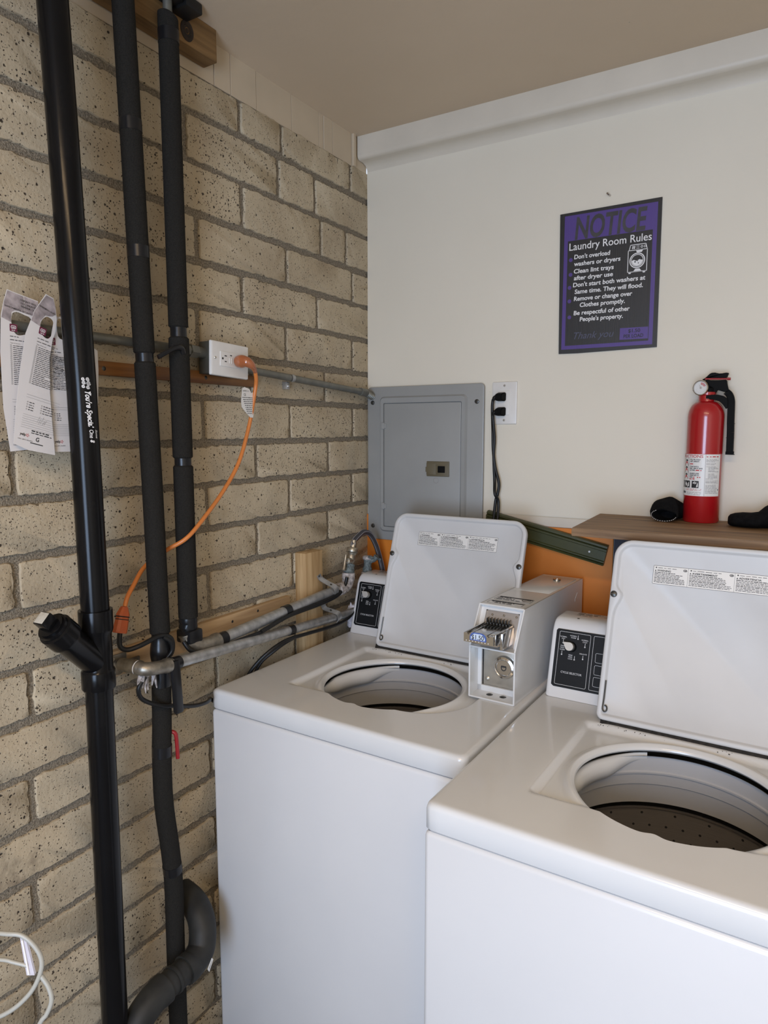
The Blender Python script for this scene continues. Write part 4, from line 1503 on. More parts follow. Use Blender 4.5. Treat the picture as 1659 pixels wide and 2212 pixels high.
def form_print(t, fn, fr, wid, hgt, header=True, left=0.006, sign=True, foot=True, top=0.60):
    g = lambda u, v: fn(*fr(u, v))
    mb = MB()
    n = 21
    for i in range(n):
        v = hgt * (top - 0.0122 * i - 0.006)
        mb.rect_line(g, left, v, left + 0.0025, v + 0.0022, 0.0003)
        mb.bars(g, left + 0.0045, min(wid - 0.006, left + 0.0045 + random.uniform(0.020, 0.058)), v, 0.00135, word=0.006, gap=0.15)
    mb.bars(g, left, wid * 0.62, hgt * (top + 0.030), 0.0014, word=0.006)
    mb.bars(g, left, wid * 0.36, hgt * (top + 0.052), 0.0014, word=0.006)
    mb.text('Type of service', lambda u, v: g(left + u, hgt * (top + 0.010) + v), min(0.018, wid * 0.3), 0.0016)
    mb.build('checklist_print', INKM, t, smooth=0, fixn=False)
    mb = MB()
    for i in range(4):
        v = hgt * (min(0.285, top - 0.30) - i * 0.016)
        mb.rect_line(g, left + 0.003, v, left + 0.005, v + 0.002, 0.0003)
        mb.bars(g, left + 0.007, left + 0.016, v, 0.0016, word=0.005)
        if wid > 0.06:
            mb.rect_line(g, wid * 0.48, v, wid * 0.48 + 0.002, v + 0.002, 0.0003)
            mb.bars(g, wid * 0.48 + 0.004, wid * 0.80, v, 0.0016, word=0.005)
    mb.build('room_boxes_print', INKM, t, smooth=0, fixn=False)
    mb = MB()
    if foot and wid > 0.06:
        mb.bars(g, wid * 0.36, wid * 0.80, hgt * 0.108, 0.0020, word=0.007)
        mb.bars(g, wid * 0.36, wid * 0.88, hgt * 0.095, 0.0016, word=0.006)
    if foot:
        mb.text('CALL (877) 336-0073', lambda u, v: g(left - 0.001 + u, hgt * 0.040 + v), min(0.026, wid * 0.4), 0.0018)
        mb.text('yelp', lambda u, v: g(left + 0.001 + u, hgt * 0.068 + v), 0.0105, 0.0045, bold=0.02)
        if wid > 0.06:
            mb.text('G', lambda u, v: g(wid * 0.50 + u, hgt * 0.050 + v), 0.006, 0.007, bold=0.02)
            mb.bars(g, wid * 0.38, wid * 0.70, hgt * 0.030, 0.0016, word=0.02)
    mb.build('footer_print', INK, t, smooth=0, fixn=False)
    mb = MB()
    for i in range(7):
        v = hgt * (0.205 - i * 0.014)
        mb.bars(g, left, wid * 0.93, v, 0.00035, word=0.2)
    mb.build('ruled_lines', INKG, t, smooth=0, fixn=False)
    mb = MB()
    for v in (0.335, 0.318):
        mb.bars(g, left, wid * 0.93, hgt * v, 0.0004, word=0.2)
    mb.bars(g, left + 0.02, wid * 0.9, hgt * (top + 0.028), 0.0003, word=0.2)
    mb.bars(g, left + 0.02, wid * 0.7, hgt * (top + 0.008), 0.0003, word=0.2)
    mb.build('header_rules', INKG, t, smooth=0, fixn=False)
    mb = MB()
    if sign:
        q = spline([(0.45, 0.17), (0.50, 0.215), (0.49, 0.165), (0.53, 0.20), (0.53, 0.17), (0.56, 0.19), (0.60, 0.215), (0.585, 0.165), (0.64, 0.195), (0.63, 0.168), (0.68, 0.20)] and [V((a, b, 0)) for a, b in [(0.45, 0.17), (0.50, 0.215), (0.49, 0.165), (0.53, 0.20), (0.53, 0.17), (0.56, 0.19), (0.60, 0.215), (0.585, 0.165), (0.64, 0.195), (0.63, 0.168), (0.68, 0.20)]], 4)
        for a, b in zip(q, q[1:]):
            mb.face([g(a.x * wid, a.y * hgt), g(b.x * wid, b.y * hgt), g(b.x * wid, b.y * hgt + 0.0006), g(a.x * wid, a.y * hgt + 0.0006)])
    if sign:
        mb.build('handwriting', INK, t, smooth=0, fixn=False)
    else:
        mb.bm.free()
    # round-cornered maroon emblem, and the little red burst in the footer
    mb = MB()
    ev = hgt * (top + 0.085)
    eo = [(left + 0.001, ev), (left + 0.012, ev), (left + 0.013, ev + 0.001), (left + 0.013, ev + 0.0115), (left + 0.012, ev + 0.0125), (left + 0.001, ev + 0.0125), (left, ev + 0.0115), (left, ev + 0.001)]
    mb.face([g(*p) for p in eo])
    mb.build('emblem', MAGENTA, t, smooth=0, fixn=False)
    mb = MB()
    if foot:
        for k in range(5):
            a = k * 2 * PI / 5
            c_ = (left + 0.0145, hgt * 0.075)
            mb.face([g(c_[0] + 0.0006 * math.cos(a - 1), c_[1] + 0.0006 * math.sin(a - 1)), g(c_[0] + 0.003 * math.cos(a - 0.25), c_[1] + 0.003 * math.sin(a - 0.25)), g(c_[0] + 0.003 * math.cos(a + 0.25), c_[1] + 0.003 * math.sin(a + 0.25))])
    mb.build('footer_burst', REDP, t, smooth=0, fixn=False)
    mb = MB()
    g2 = lambda u, v: g(u, v) + V((0.0002, 0, 0))
    mb.rect_line(g2, left + 0.002, ev + 0.0045, left + 0.011, ev + 0.0100, 0.0009, 0.002)
    mb.bars(g2, left + 0.004, left + 0.009, ev + 0.0064, 0.0016, word=0.01)
    mb.bars(g2, left + 0.003, left + 0.010, ev + 0.0015, 0.0014, word=0.003)
    mb.build('emblem_lines', WHITEI, t, smooth=0, fixn=False)


def p1_print(t, fn):
    fr = frame2((-1.191, 1.487), 0.03)
    mb = MB()
    mb.face([fn(*p) for p in [(-1.1785, 1.7535), (-1.1515, 1.7475), (-1.1505, 1.7205), (-1.1615, 1.7225), (-1.1680, 1.7225), (-1.1740, 1.7190), (-1.1755, 1.7095), (-1.1755, 1.7020), (-1.1915, 1.7085), (-1.1855, 1.735)]])
    mb.face([fn(*p) for p in [(-1.1500, 1.7475), (-1.126, 1.7425), (-1.127, 1.715), (-1.1500, 1.7205)]])
    mb.build('photo_header', PAPERB, t, smooth=0, fixn=False)
    mb = MB()
    g = lambda u, v: fn(-1.185 + u, 1.727 - u * 0.20 + v) + V((0.0002, 0, 0))
    mb.text('ENVIRONMENTAL SECURITY SINCE', lambda u, v: g(u, v), 0.056, 0.0030, bold=0.01)
    for i, s in enumerate(('CORPORATE OFFICE', '535 E. UNION ST.', 'PASADENA, CA 91')):
        mb.text(s, lambda u, v: g(0.028 + u, 0.0185 - 0.0052 * i + v), 0.027, 0.0030, bold=0.01)
    mb.build('header_lettering', INK, t, smooth=0, fixn=False)
    form_print(t, fn, fr, 0.058, 0.262, top=0.68, sign=False)


def p2_print(t, fn):
    fr = frame2((-1.192, 1.5005), 0.26)
    mb = MB()
    mb.face([fn(*p) for p in [(-1.1175, 1.7540), (-1.1050, 1.7495), (-1.1020, 1.735), (-1.1020, 1.7235), (-1.1080, 1.7195), (-1.1140, 1.7190), (-1.1215, 1.7195), (-1.1315, 1.7090), (-1.1325, 1.700), (-1.1480, 1.7080), (-1.1400, 1.7255)]])
    mb.build('photo_header', PAPERB, t, smooth=0, fixn=False)
    mb = MB()
    mb.text('ENVIRONMENTAL SECURITY', lambda u, v: fn(-1.131 + u, 1.7335 - u * 0.42 + v) + V((0.0002, 0, 0)), 0.029, 0.0030, bold=0.01)
    mb.build('header_lettering', INK, t, smooth=0, fixn=False)
    form_print(t, fn, fr, 0.073, 0.262, top=0.66)


def p3_print(t, fn):
    form_print(t, fn, frame2((-1.124, 1.485), 0.0), 0.055, 0.232, top=0.72, sign=False, left=0.010)


def p4_print(t, fn):
    mb = MB()
    for i in range(26):
        z = 1.668 - i * 0.0067
        mb.bars(fn, -1.035, -1.035 + random.uniform(0.008, 0.015), z, 0.0012, word=0.006)
    mb.build('form_print', INK, t, smooth=0, fixn=False)


p1o = [(-1.179, 1.755), (-1.151, 1.749), (-1.125, 1.744), (-1.125, 1.696), (-1.126, 1.689), (-1.128, 1.546), (-1.128, 1.492), (-1.191, 1.487), (-1.198, 1.56), (-1.197, 1.651), (-1.192, 1.712), (-1.186, 1.735)]
p1h = [(-1.173, 1.716), (-1.167, 1.720), (-1.161, 1.720), (-1.151, 1.717), (-1.140, 1.712), (-1.140, 1.690), (-1.154, 1.684), (-1.163, 1.682), (-1.169, 1.684), (-1.173, 1.691), (-1.175, 1.703)]
paper('leftmost white checklist door hanger on the conduit, with a printed photo header', p1o, p1h, 0.0440, p1_print, 0.006)
p4o = [(-1.066, 1.746), (-1.04, 1.743), (-1.028, 1.74), (-1.032, 1.692), (-1.028, 1.68), (-1.012, 1.671), (-1.012, 1.635), (-1.017, 1.566), (-1.024, 1.505), (-1.028, 1.486), (-1.082, 1.485)]
p4h = [(-1.070, 1.718), (-1.055, 1.722), (-1.042, 1.716), (-1.041, 1.695), (-1.052, 1.684), (-1.068, 1.684), (-1.070, 1.70)]
paper('white door hanger showing as a narrow strip right of the thick black pipe', p4o, p4h, 0.0445, p4_print, 0.004)
p3o = [(-1.106, 1.696), (-1.099, 1.722), (-1.063, 1.722), (-1.060, 1.631), (-1.064, 1.484), (-1.125, 1.485), (-1.118, 1.547), (-1.118, 1.595), (-1.119, 1.643)]
p3h = [(-1.095, 1.716), (-1.080, 1.718), (-1.070, 1.712), (-1.070, 1.690), (-1.083, 1.683), (-1.095, 1.688)]
paper('white checklist door hanger half hidden behind the left side of the thick black pipe', p3o, p3h, 0.0500, p3_print, 0.004)
p2o = [(-1.118, 1.756), (-1.104, 1.751), (-1.101, 1.735), (-1.100, 1.716), (-1.104, 1.694), (-1.110, 1.68), (-1.118, 1.647), (-1.121, 1.587), (-1.120, 1.53), (-1.118, 1.479), (-1.167, 1.489), (-1.192, 1.501), (-1.184, 1.561), (-1.173, 1.623), (-1.159, 1.685), (-1.14, 1.726)]
p2h = [(-1.121, 1.717), (-1.114, 1.717), (-1.107, 1.711), (-1.108, 1.694), (-1.116, 1.682), (-1.123, 1.681), (-1.129, 1.686), (-1.132, 1.694), (-1.130, 1.708)]
paper('front signed checklist door hanger, tilted, second from the left on the conduit', p2o, p2h, 0.0565, p2_print, 0.004)

# ================================================================ washing machines
WW, WD, WT = 0.651, 0.680, 0.927
OFF = V((-WW / 2, -WD / 2, 0))


class LB(MB):
    """builder in washer coordinates: x from the left edge, y back from the front, z up"""
    def fin(self, name, mats, parent, **k):
        self.bm.transform(M.Translation(OFF))
        return self.build(name, mats, parent, local=True, **k)


W1 = (0.0434, -0.7505, math.radians(-0.95))
W2 = (0.7000, -0.9313, math.radians(-0.97))


def wroot(w):
    c = V((w[0], w[1], 0)) + M.Rotation(w[2], 3, 'Z') @ V((WW / 2, WD / 2, 0))
    return c


OX, OY, OR = 0.3374, 0.261, 0.164   # tub opening
HX, HY, HZ = 0.156, 0.4595, 0.934   # lid hinge corner
LW, LH, LA = 0.392, 0.377, math.radians(17.8)


def sstep(a, b, x):
    t = min(1, max(0, (x - a) / (b - a)))
    return t * t * (3 - 2 * t)


def make_washer():
    root = thing('washing_machine', wroot(W1), 'left white top-load washer with its lid up and a coin box on top', 'washing machine', rz=W1[2], group='washers along the back wall')
    # cabinet
    mb = LB()
    mb.box((0.0, 0.0, 0.025), (WW, WD, 0.8785), bev=0.009, seg=3)
    bmesh.ops.delete(mb.bm, geom=[f for f in mb.bm.faces if all(v.co.z > 0.878 for v in f.verts)], context='FACES')
    mb.fin('cabinet', ENAMEL, root)
    mb = LB()
    for lo_, hi_ in (((0.006, 0.006), (WW - 0.006, 0.010)), ((0.006, WD - 0.010), (WW - 0.006, WD - 0.006)), ((0.006, 0.006), (0.010, WD - 0.006)), ((WW - 0.010, 0.006), (WW - 0.006, WD - 0.006))):
        mb.box((*lo_, 0.868), (*hi_, 0.888))
    mb.fin('seam_shade_strip', SEAM, root)  # strip coloured as the shade in the gap below the deck
    for x in (0.05, WW - 0.05):
        for y in (0.05, WD - 0.05):
            mb = LB()
            mb.lathe([(0, 0), (0.022, 0), (0.022, 0.012), (0.01, 0.014), (0.01, 0.03)], (x, y, 0.0), (0, 0, 1), 20)
            mb.fin('foot', BLACKP, root)
    # top deck as rings from the tub opening out to the rounded edge
    mb = LB()
    NA = 288
    m_ = 0.010  # rim radius of the deck edge

    def border(a, ins):
        """rounded rectangle inset by ins, hit by the ray from the opening centre"""
        c_, s_ = math.cos(a), math.sin(a)
        x0, x1, y0, y1 = ins, WW - ins, ins, WD - ins
        tx = ((x1 if c_ > 0 else x0) - OX) / c_ if abs(c_) > 1e-9 else 1e9
        ty = ((y1 if s_ > 0 else y0) - OY) / s_ if abs(s_) > 1e-9 else 1e9
        t = min(tx, ty)
        r = max(0.012 - ins * 0.4, 0.003)
        px, py = OX + c_ * t, OY + s_ * t
        for cx, cy in ((x0 + r, y0 + r), (x1 - r, y0 + r), (x0 + r, y1 - r), (x1 - r, y1 - r)):
            if (px - cx) * (1 if cx > WW / 2 else -1) > 0 and (py - cy) * (1 if cy > WD / 2 else -1) > 0:
                dx, dy = OX - cx, OY - cy
                b = dx * c_ + dy * s_
                t = -b + math.sqrt(max(0, b * b - (dx * dx + dy * dy - r * r)))
                px, py = OX + c_ * t, OY + s_ * t
        return px, py

    def height(x, y):
        # sunken field around the opening that the lid closes into
        rx0, rx1, ry0, ry1 = 0.128, 0.556, 0.122, 0.456
        # rounded outline, tight corners on the left, a wide sweep at the front right
        cr_ = 0.012 if x < OX else (0.13 if y < OY else 0.012)
        qx, qy = abs(x - (rx0 + rx1) / 2) - (rx1 - rx0) / 2 + cr_, abs(y - (ry0 + ry1) / 2) - (ry1 - ry0) / 2 + cr_
        sd_ = math.hypot(max(qx, 0), max(qy, 0)) + min(max(qx, qy), 0) - cr_
        mk = 1 - sstep(-0.015, 0.0, sd_)
        rad = math.hypot(x - OX, y - OY)
        z = WT - 0.0095 * mk
        ang = math.atan2(y - OY, x - OX)
        front = max(0.0, -math.sin(ang))
        ringh = 0.0085 * math.exp(-((rad - OR - 0.010) / 0.0095) ** 2) * mk * (1 - 0.8 * sstep(0.5, 0.95, front))
        return z + ringh

    angs = sorted(set([2 * PI * k / NA for k in range(NA)]))
    NR = 46
    rows = []

    def orad(a):
        # a small raised bump in the front rim where a hand lifts the lid
        d = (a - math.radians(268) + PI) % (2 * PI) - PI
        return OR - 0.007 * math.exp(-(d / 0.08) ** 2)
    for zoff, rin in ((-0.0105, 0.034), (-0.0125, 0.014), (-0.0110, 0.004), (-0.0055, 0.001)):
        rows.append([(OX + (orad(a) + rin) * math.cos(a), OY + (orad(a) + rin) * math.sin(a), WT - 0.004 + zoff) for a in angs])
    for j in range(NR + 1):
        t = j / NR
        t = t ** 1.5
        row = []
        for a in angs:
            bx, by = border(a, m_)
            r0 = orad(a)
            sx, sy = OX + r0 * math.cos(a), OY + r0 * math.sin(a)
            x, y = sx + (bx - sx) * t, sy + (by - sy) * t
            z = height(x, y)
            if j == 0:
                z -= 0.004
            row.append((x, y, z))
        rows.append(row)
    for ins, dz in ((0.0062, -0.0008), (0.0030, -0.0028), (0.0008, -0.0062), (0.0, -0.010)):
        rows.append([(*border(a, ins), WT + dz) for a in angs])
    rows.append([(*border(a, 0.0), 0.8835) for a in angs])
    rows.append([(*border(a, 0.0015), 0.8810) for a in angs])
    rows.append([(*border(a, 0.012), 0.8810) for a in angs])
    VR = [[mb.bm.verts.new(p) for p in row] for row in rows]
    n = len(angs)
    for A, B in zip(VR, VR[1:]):
        for i in range(n):
            mb.bm.faces.new((A[i], A[(i + 1) % n], B[(i + 1) % n], B[i]))
    mb.fin('top_deck', BEIGE, root, smooth=60)
    # grime along the hinge
    mb = LB()
    top_, bot_ = [], []
    for i in range(90):
        x = HX + 0.002 + i * (LW - 0.004) / 89
        top_.append(V((x, HY + 0.0045, 0.9375)))
        bot_.append(V((x, HY + 0.0005 + random.uniform(-0.004, 0.002) * (1.4 - i / 90), 0.9263)))
    mb.plate(bot_ + list(reversed(top_)), (0, 0.002, 0))
    for i in range(70):
        x = HX + random.random() ** 2.0 * LW
        bl = bmesh.new()
        bmesh.ops.create_icosphere(bl, subdivisions=1, radius=random.uniform(0.0003, 0.0011))
        mb.add(bl, 0, M.Translation((x, HY - 0.002 - random.random() ** 3 * 0.012, 0.9262)))
    mb.fin('hinge_grime', GRIME, root)
    # tub ring inside the opening, bleach cup, drum
    o3 = (OX, OY, WT)
    mb = LB()
    mb.lathe([(0.1705, -0.0255), (0.1735, -0.0265), (0.1790, -0.0300), (0.1785, -0.0585), (0.1755, -0.0605), (0.1760, -0.0640), (0.1805, -0.0665),
              (0.1830, -0.088), (0.1870, -0.0905), (0.1960, -0.1325), (0.2010, -0.1350), (0.2300, -0.1360)], o3, (0, 0, 1), 96)
    mb.fin('tub_ring', TUBW, root, smooth=30)
    mb = LB()
    mb.lathe([(0.1990, -0.1345), (0.1995, -0.1420), (0.2040, -0.1440), (0.2090, -0.1440)], o3, (0, 0, 1), 96)
    mb.fin('drum_gap_band', BLACKP, root)  # black band paints in the dark gap between tub ring and drum
    mb = LB()
    mb.lathe([(0.2040, -0.1438), (0.2055, -0.1490), (0.2085, -0.1520), (0.2150, -0.1560), (0.2180, -0.1640), (0.2180, -0.50), (0.20, -0.52), (0.0, -0.52)], o3, (0, 0, 1), 96)
    drum = mb.fin('drum', STEEL, root)
    mb = LB()
    rr_ = 0.2176
    for j, z in enumerate((-0.1665, -0.192, -0.2175, -0.243, -0.2685, -0.294, -0.3195)):
        nh = 44 if j else 22
        for k in range(nh):
            a = 2 * PI * (k + 0.5 * (j % 2)) / nh
            c_ = V((OX + rr_ * math.cos(a), OY + rr_ * math.sin(a), WT + z))
            u = V((-math.sin(a), math.cos(a), 0))
            mb.face([c_ + u * (0.0026 * math.cos(b)) + V((0, 0, 0.0026 * math.sin(b))) for b in [2 * PI * q_ / 10 for q_ in range(10)]])
    mb.fin('drum_holes', INK, drum, smooth=0, fixn=False)
    mb = LB()
    mb.lathe([(0, -0.22), (0.02, -0.22), (0.03, -0.25), (0.035, -0.42), (0.10, -0.46), (0.17, -0.50), (0.17, -0.519)], o3, (0, 0, 1), 40)
    mb.fin('agitator', TUBW, root)
    # bleach cup moulded into the left of the tub ring
    mb = LB()
    A0, A1 = math.radians(116), math.radians(200)
    rows = []
    for i in range(41):
        t = i / 40
        a = A1 + (A0 - A1) * t
        w_ = 0.5 - 0.5 * math.cos(min(1, t / 0.3) * PI) if t < 0.3 else (1.0 if t < 0.62 else 0.5 + 0.5 * math.cos((t - 0.62) / 0.38 * PI))
        row = []
        for r, z in ((0.1805, -0.031), (0.176, -0.0235), (0.170, -0.0235), (0.163, -0.030), (0.158, -0.040), (0.160, -0.052), (0.167, -0.062), (0.1805, -0.066)):
            r2 = 0.1795 + (r - 0.1795) * (0.06 + 0.94 * w_)
            zz = -0.040 + (z + 0.040) * (0.35 + 0.65 * w_) + 0.012 * (1 - w_) * (1 if t > 0.5 else 0)
            row.append(mb.bm.verts.new((OX + r2 * math.cos(a), OY + r2 * math.sin(a), WT + zz)))
        rows.append(row)
    for A, B in zip(rows, rows[1:]):
        for i in range(len(A) - 1):
            mb.bm.faces.new((A[i], A[i + 1], B[i + 1], B[i]))
    mb.fin('bleach_cup', BEIGE, root, smooth=70)
    # console
    mb = LB()
    cx0, cx1 = 0.012, 0.520
    prof = [(0.5437, 0.9275), (0.5437 + 0.0020, 0.934), (0.5437 + 0.1470 * math.sin(0.28), 0.927 + 0.1470 * math.cos(0.28)), (0.5890, 1.078), (0.5950, 1.0865), (0.6030, 1.0925), (0.6130, 1.0955),
            (0.672, 1.0955), (0.677, 1.092), (0.6785, 1.085), (0.6785, 0.9275)]

    def crow(x, s):
        c_ = (0.62, 1.01)
        return [mb.bm.verts.new((x, c_[0] + (y - c_[0]) * (1 - s), max(0.9275, c_[1] + (z - c_[1]) * (1 - s * 0.8)))) for y, z in prof]
    rows = [crow(cx0, 0.10), crow(cx0 + 0.0012, 0.045), crow(cx0 + 0.004, 0.012), crow(cx0 + 0.009, 0.0), crow(cx1 - 0.009, 0.0), crow(cx1 - 0.004, 0.012), crow(cx1 - 0.0012, 0.045), crow(cx1, 0.10)]
    for A, B in zip(rows, rows[1:]):
        for i in range(len(A) - 1):
            mb.bm.faces.new((A[i], A[i + 1], B[i + 1], B[i]))
    mb.bm.faces.new(rows[0])
    mb.bm.faces.new(list(reversed(rows[-1])))
    con = mb.fin('console', ENAMEL, root, smooth=40)
    ca = 0.28
    cn, cv = V((0, -math.cos(ca), math.sin(ca))), V((0, math.sin(ca), math.cos(ca)))
    c0 = V((0.0146, 0.5437, 0.9275))

    def cp(u, v, d=0.0):
        return c0 + V((u, 0, 0)) + cv * v + cn * d
    mb = LB()
    pts = [(0.014, 0.024), (0.468, 0.024), (0.472, 0.028), (0.472, 0.149), (0.468, 0.153), (0.0115, 0.153), (0.0080, 0.149), (0.0085, 0.028)]
    mb.plate([cp(u, v, -0.001) for u, v in pts], cn * 0.0022)
    pan = mb.fin('control_panel', BLACKPANEL, con, smooth=0)
    d1 = 0.0016
    f1 = lambda u, v: cp(u, v, d1)
    mb = LB()
    mb.rect_line(f1, 0.0155, 0.0295, 0.0860, 0.1480, 0.0008, 0.003)
    mb.rect_line(f1, 0.0925, 0.0295, 0.30, 0.1480, 0.0008, 0.003)
    for v0, v1 in ((0.0905, 0.1115), (0.0640, 0.0850), (0.0385, 0.0595)):
        mb.rect_line(f1, 0.1000, v0, 0.150, v1, 0.0007, 0.003)
    mb.text('CYCLE SELECTOR', lambda u, v: f1(0.0275 + u, 0.0560 + v), 0.0470, 0.0044, bold=0.01)

    def cap(lines, u, v, h=0.0026, dv=0.0042):
        for i, s in enumerate(lines):
            mb.text(s, lambda a, b, i=i: f1(u + a, v - i * dv + b), None, h, bold=0.012, center=True)

    def therm(u, v, full=True):
        mb.face([f1(u + 0.0016 * math.cos(a), v + 0.0016 * math.sin(a)) for a in [2 * PI * k / 12 for k in range(12)]])
        mb.face([f1(u - 0.0005, v), f1(u + 0.0005, v), f1(u + 0.0005, v + 0.008), f1(u - 0.0005, v + 0.008)])
    cap(['NORMAL', 'WARM'], 0.0475, 0.1395)
    therm(0.0580, 0.1355)
    cap(['NORMAL', 'HOT'], 0.0255, 0.1350)
    therm(0.0255, 0.1225)
    cap(['NORMAL', 'COLD'], 0.0740, 0.1335)
    therm(0.0750, 0.1200)
    cap(['PERM', 'PRESS', 'WARM'], 0.0250, 0.1145)
    therm(0.0250, 0.0965)
    cap(['PERM', 'PRESS', 'COLD'], 0.0450, 0.0965)
    therm(0.0545, 0.0890)
    cap(['DELICATE'], 0.0730, 0.1030)
    therm(0.0730, 0.0930)
    mb.fin('panel_lettering', OFFI, pan, smooth=0, fixn=False)
    mb = LB()
    K = (0.0440, 0.1165)
    mb.lathe([(0, 0.005), (0.0100, 0.005), (0.0108, 0.004), (0.0112, 0.0)], cp(K[0] + 0.0015, K[1] - 0.0005, 0.0012), cn, 36)
    mb.fin('knob_base', BLACKP, con)
    mb = LB()
    out = []
    ta = math.radians(150)
    for k in range(33):
        a = ta + 0.85 + (2 * PI - 1.7) * k / 32
        out.append((0.0092 * math.cos(a), 0.0092 * math.sin(a)))
    out.append((0.0175 * math.cos(ta), 0.0175 * math.sin(ta)))
    mb.plate([cp(K[0] + x, K[1] + y, 0.005) for x, y in out], cn * 0.012)
    bmesh.ops.bevel(mb.bm, geom=[e for e in mb.bm.edges], offset=0.0006, segments=1, affect='EDGES')
    mb.fin('selector_knob', SATIN, con, smooth=30)
    mb = LB()
    mb.lathe([(0, 0.0008), (0.0024, 0.0006), (0.003, 0)], (0.062, 0.615, 1.0955), (0, 0, 1), 14)
    mb.fin('console_screw', SCREWD, con)
    mb = LB()
    tp = lambda u, v: V((0.05 + u, 0.640 + v, 1.0958))
    for i in range(3):
        mb.bars(tp, 0, 0.055 - i * 0.01, 0.024 - i * 0.011, 0.0055 if i == 1 else 0.003, word=0.012)
    mb.bars(tp, 0.06, 0.10, 0.010, 0.002, word=0.01)
    mb.fin('console_print', INK, con, smooth=0, fixn=False)
    # lid standing open
    ln, lv = V((0, -math.cos(LA), math.sin(LA))), V((0, math.sin(LA), math.cos(LA)))
    l0 = V((HX, HY, HZ))

    def lp(u, v, d=0.0):
        return l0 + V((u, 0, 0)) + lv * v + ln * d

    def lout(ins, dens=10):
        pts = []
        rT, rB = 0.038 - ins, 0.014 - min(ins, 0.010)
        for cx, cy, a0, r in ((LW - ins - rT, LH - ins - rT, 0, rT), (ins + rT, LH - ins - rT, 90, rT), (ins + rB, ins + rB, 180, rB), (LW - ins - rB, ins + rB, 270, rB)):
            for k in range(dens):
                a = math.radians(a0 + 90 * k / (dens - 1))
                pts.append((cx + r * math.cos(a), cy + r * math.sin(a)))
        out_ = []
        for i in range(len(pts)):
            p, q_ = pts[i], pts[(i + 1) % len(pts)]
            k = 56 if i % dens == dens - 1 else 1
            for j in range(k):
                t = j / k
                out_.append((p[0] + (q_[0] - p[0]) * t, p[1] + (q_[1] - p[1]) * t))
        return out_

    def inner(ins):
        res = []
        for x, y in lout(ins):
            g_ = math.exp(-((y - 0.259) / (0.012 if y > 0.259 else 0.024)) ** 2) * 0.013
            if x < 0.06:
                x += g_
            elif x > LW - 0.06:
                x -= g_
            res.append((x, y))
        return res
    mb = LB()
    L_ = [[lp(x, y, d) for x, y in f_] for f_, d in ((lout(0.006), -0.0175), (lout(0.001), -0.0145), (lout(0.0), -0.004), (lout(0.0012), -0.001), (lout(0.0035), 0.0))]
    L_ += [[lp(x, y, d) for x, y in f_] for f_, d in ((inner(0.0085), 0.0), (inner(0.0105), -0.0012), (inner(0.0125), -0.0060), (inner(0.0145), -0.0075))]
    VR = [[mb.bm.verts.new(p) for p in row] for row in L_]
    n = len(VR[0])
    assert all(len(r) == n for r in VR)
    for A, B in zip(VR, VR[1:]):
        for i in range(n):
            mb.bm.faces.new((A[i], A[(i + 1) % n], B[(i + 1) % n], B[i]))
    mb.bm.faces.new(VR[-1])
    mb.bm.faces.new(list(reversed(VR[0])))
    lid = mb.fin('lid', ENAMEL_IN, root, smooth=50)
    for u in (0.0085, LW - 0.0085):
        mb = LB()
        mb.lathe([(0, 0.0048), (0.003, 0.0045), (0.0062, 0.0030), (0.0070, 0.0)], lp(u, 0.259, 0.0), ln, 22)
        mb.box((-0.0052, -0.0006, 0.0044), (0.0052, 0.0006, 0.0050), T=M.Translation(lp(u, 0.259)) @ ln.to_track_quat('Z', 'Y').to_matrix().to_4x4())
        mb.fin('lid_screw', SCREWD, lid)
    mb = LB()
    mb.tube([lp(u, v, -0.0015) for u, v in ((0.0125, 0.080), (0.0125, 0.045), (0.0115, 0.026))] + [lp(0.0115 + 0.0050 * (1 - math.cos(t)) * 0.9, 0.026 - 0.0075 * math.sin(t) - t * 0.0008, -0.001) for t in [k * 0.45 for k in range(1, 12)]], 0.0016, 8)
    mb.fin('hinge_spring', SCREWD, lid)
    # trilingual warning label
    fu, fv, fw, fh = 0.0805, 0.2905, 0.2345, 0.0385
    lf = lambda u, v: lp(fu + u, fv + v, -0.0070)
    mb = LB()
    mb.plate([lp(fu + a, fv + b, -0.0078) for a, b in ((0.002, 0), (fw - 0.002, 0), (fw, 0.002), (fw, fh - 0.002), (fw - 0.002, fh), (0.002, fh), (0, fh - 0.002), (0, 0.002))], ln * 0.0006)
    wl = mb.fin('warning_label', LABELW, lid, smooth=0)
    mb = LB()
    mb.rect_line(lf, 0, 0, fw, fh, 0.0006, 0.002)
    cols = ((0.0, 0.0665, 'WARNING'), (0.0665, 0.151, 'AVERTISSEMENT'), (0.151, fw, 'ADVERTENCIA'))
    for a, b, head in cols:
        if a:
            mb.face([lf(a, 0.001), lf(a + 0.0004, 0.001), lf(a + 0.0004, fh - 0.001), lf(a, fh - 0.001)])
        mb.face([lf(a + 0.003, 0.0268), lf(a + 0.0062, 0.0268), lf(a + 0.0046, 0.0300)])
        mb.text(head, lambda u, v: lf(a + 0.0075 + u, 0.0268 + v), {7: 0.0265, 13: 0.047, 11: 0.039}[len(head)], 0.0036, bold=0.03)
        mb.bars(lf, a + 0.009, b - 0.022, 0.0335, 0.0010, word=0.009)
        mb.face([lf(a + 0.0055 + 0.0014 * math.cos(t), 0.0342 + 0.0014 * math.sin(t)) for t in [2 * PI * k / 12 for k in range(12)]])
        cx_, cy_ = b - 0.0055, 0.0325
        ob_ = [lf(cx_ + 0.0038 * math.cos(t), cy_ + 0.0024 * math.sin(t)) for t in [2 * PI * k / 16 for k in range(16)]]
        ib_ = [lf(cx_ + 0.0026 * math.cos(t), cy_ + 0.0012 * math.sin(t)) for t in [2 * PI * k / 16 for k in range(16)]]
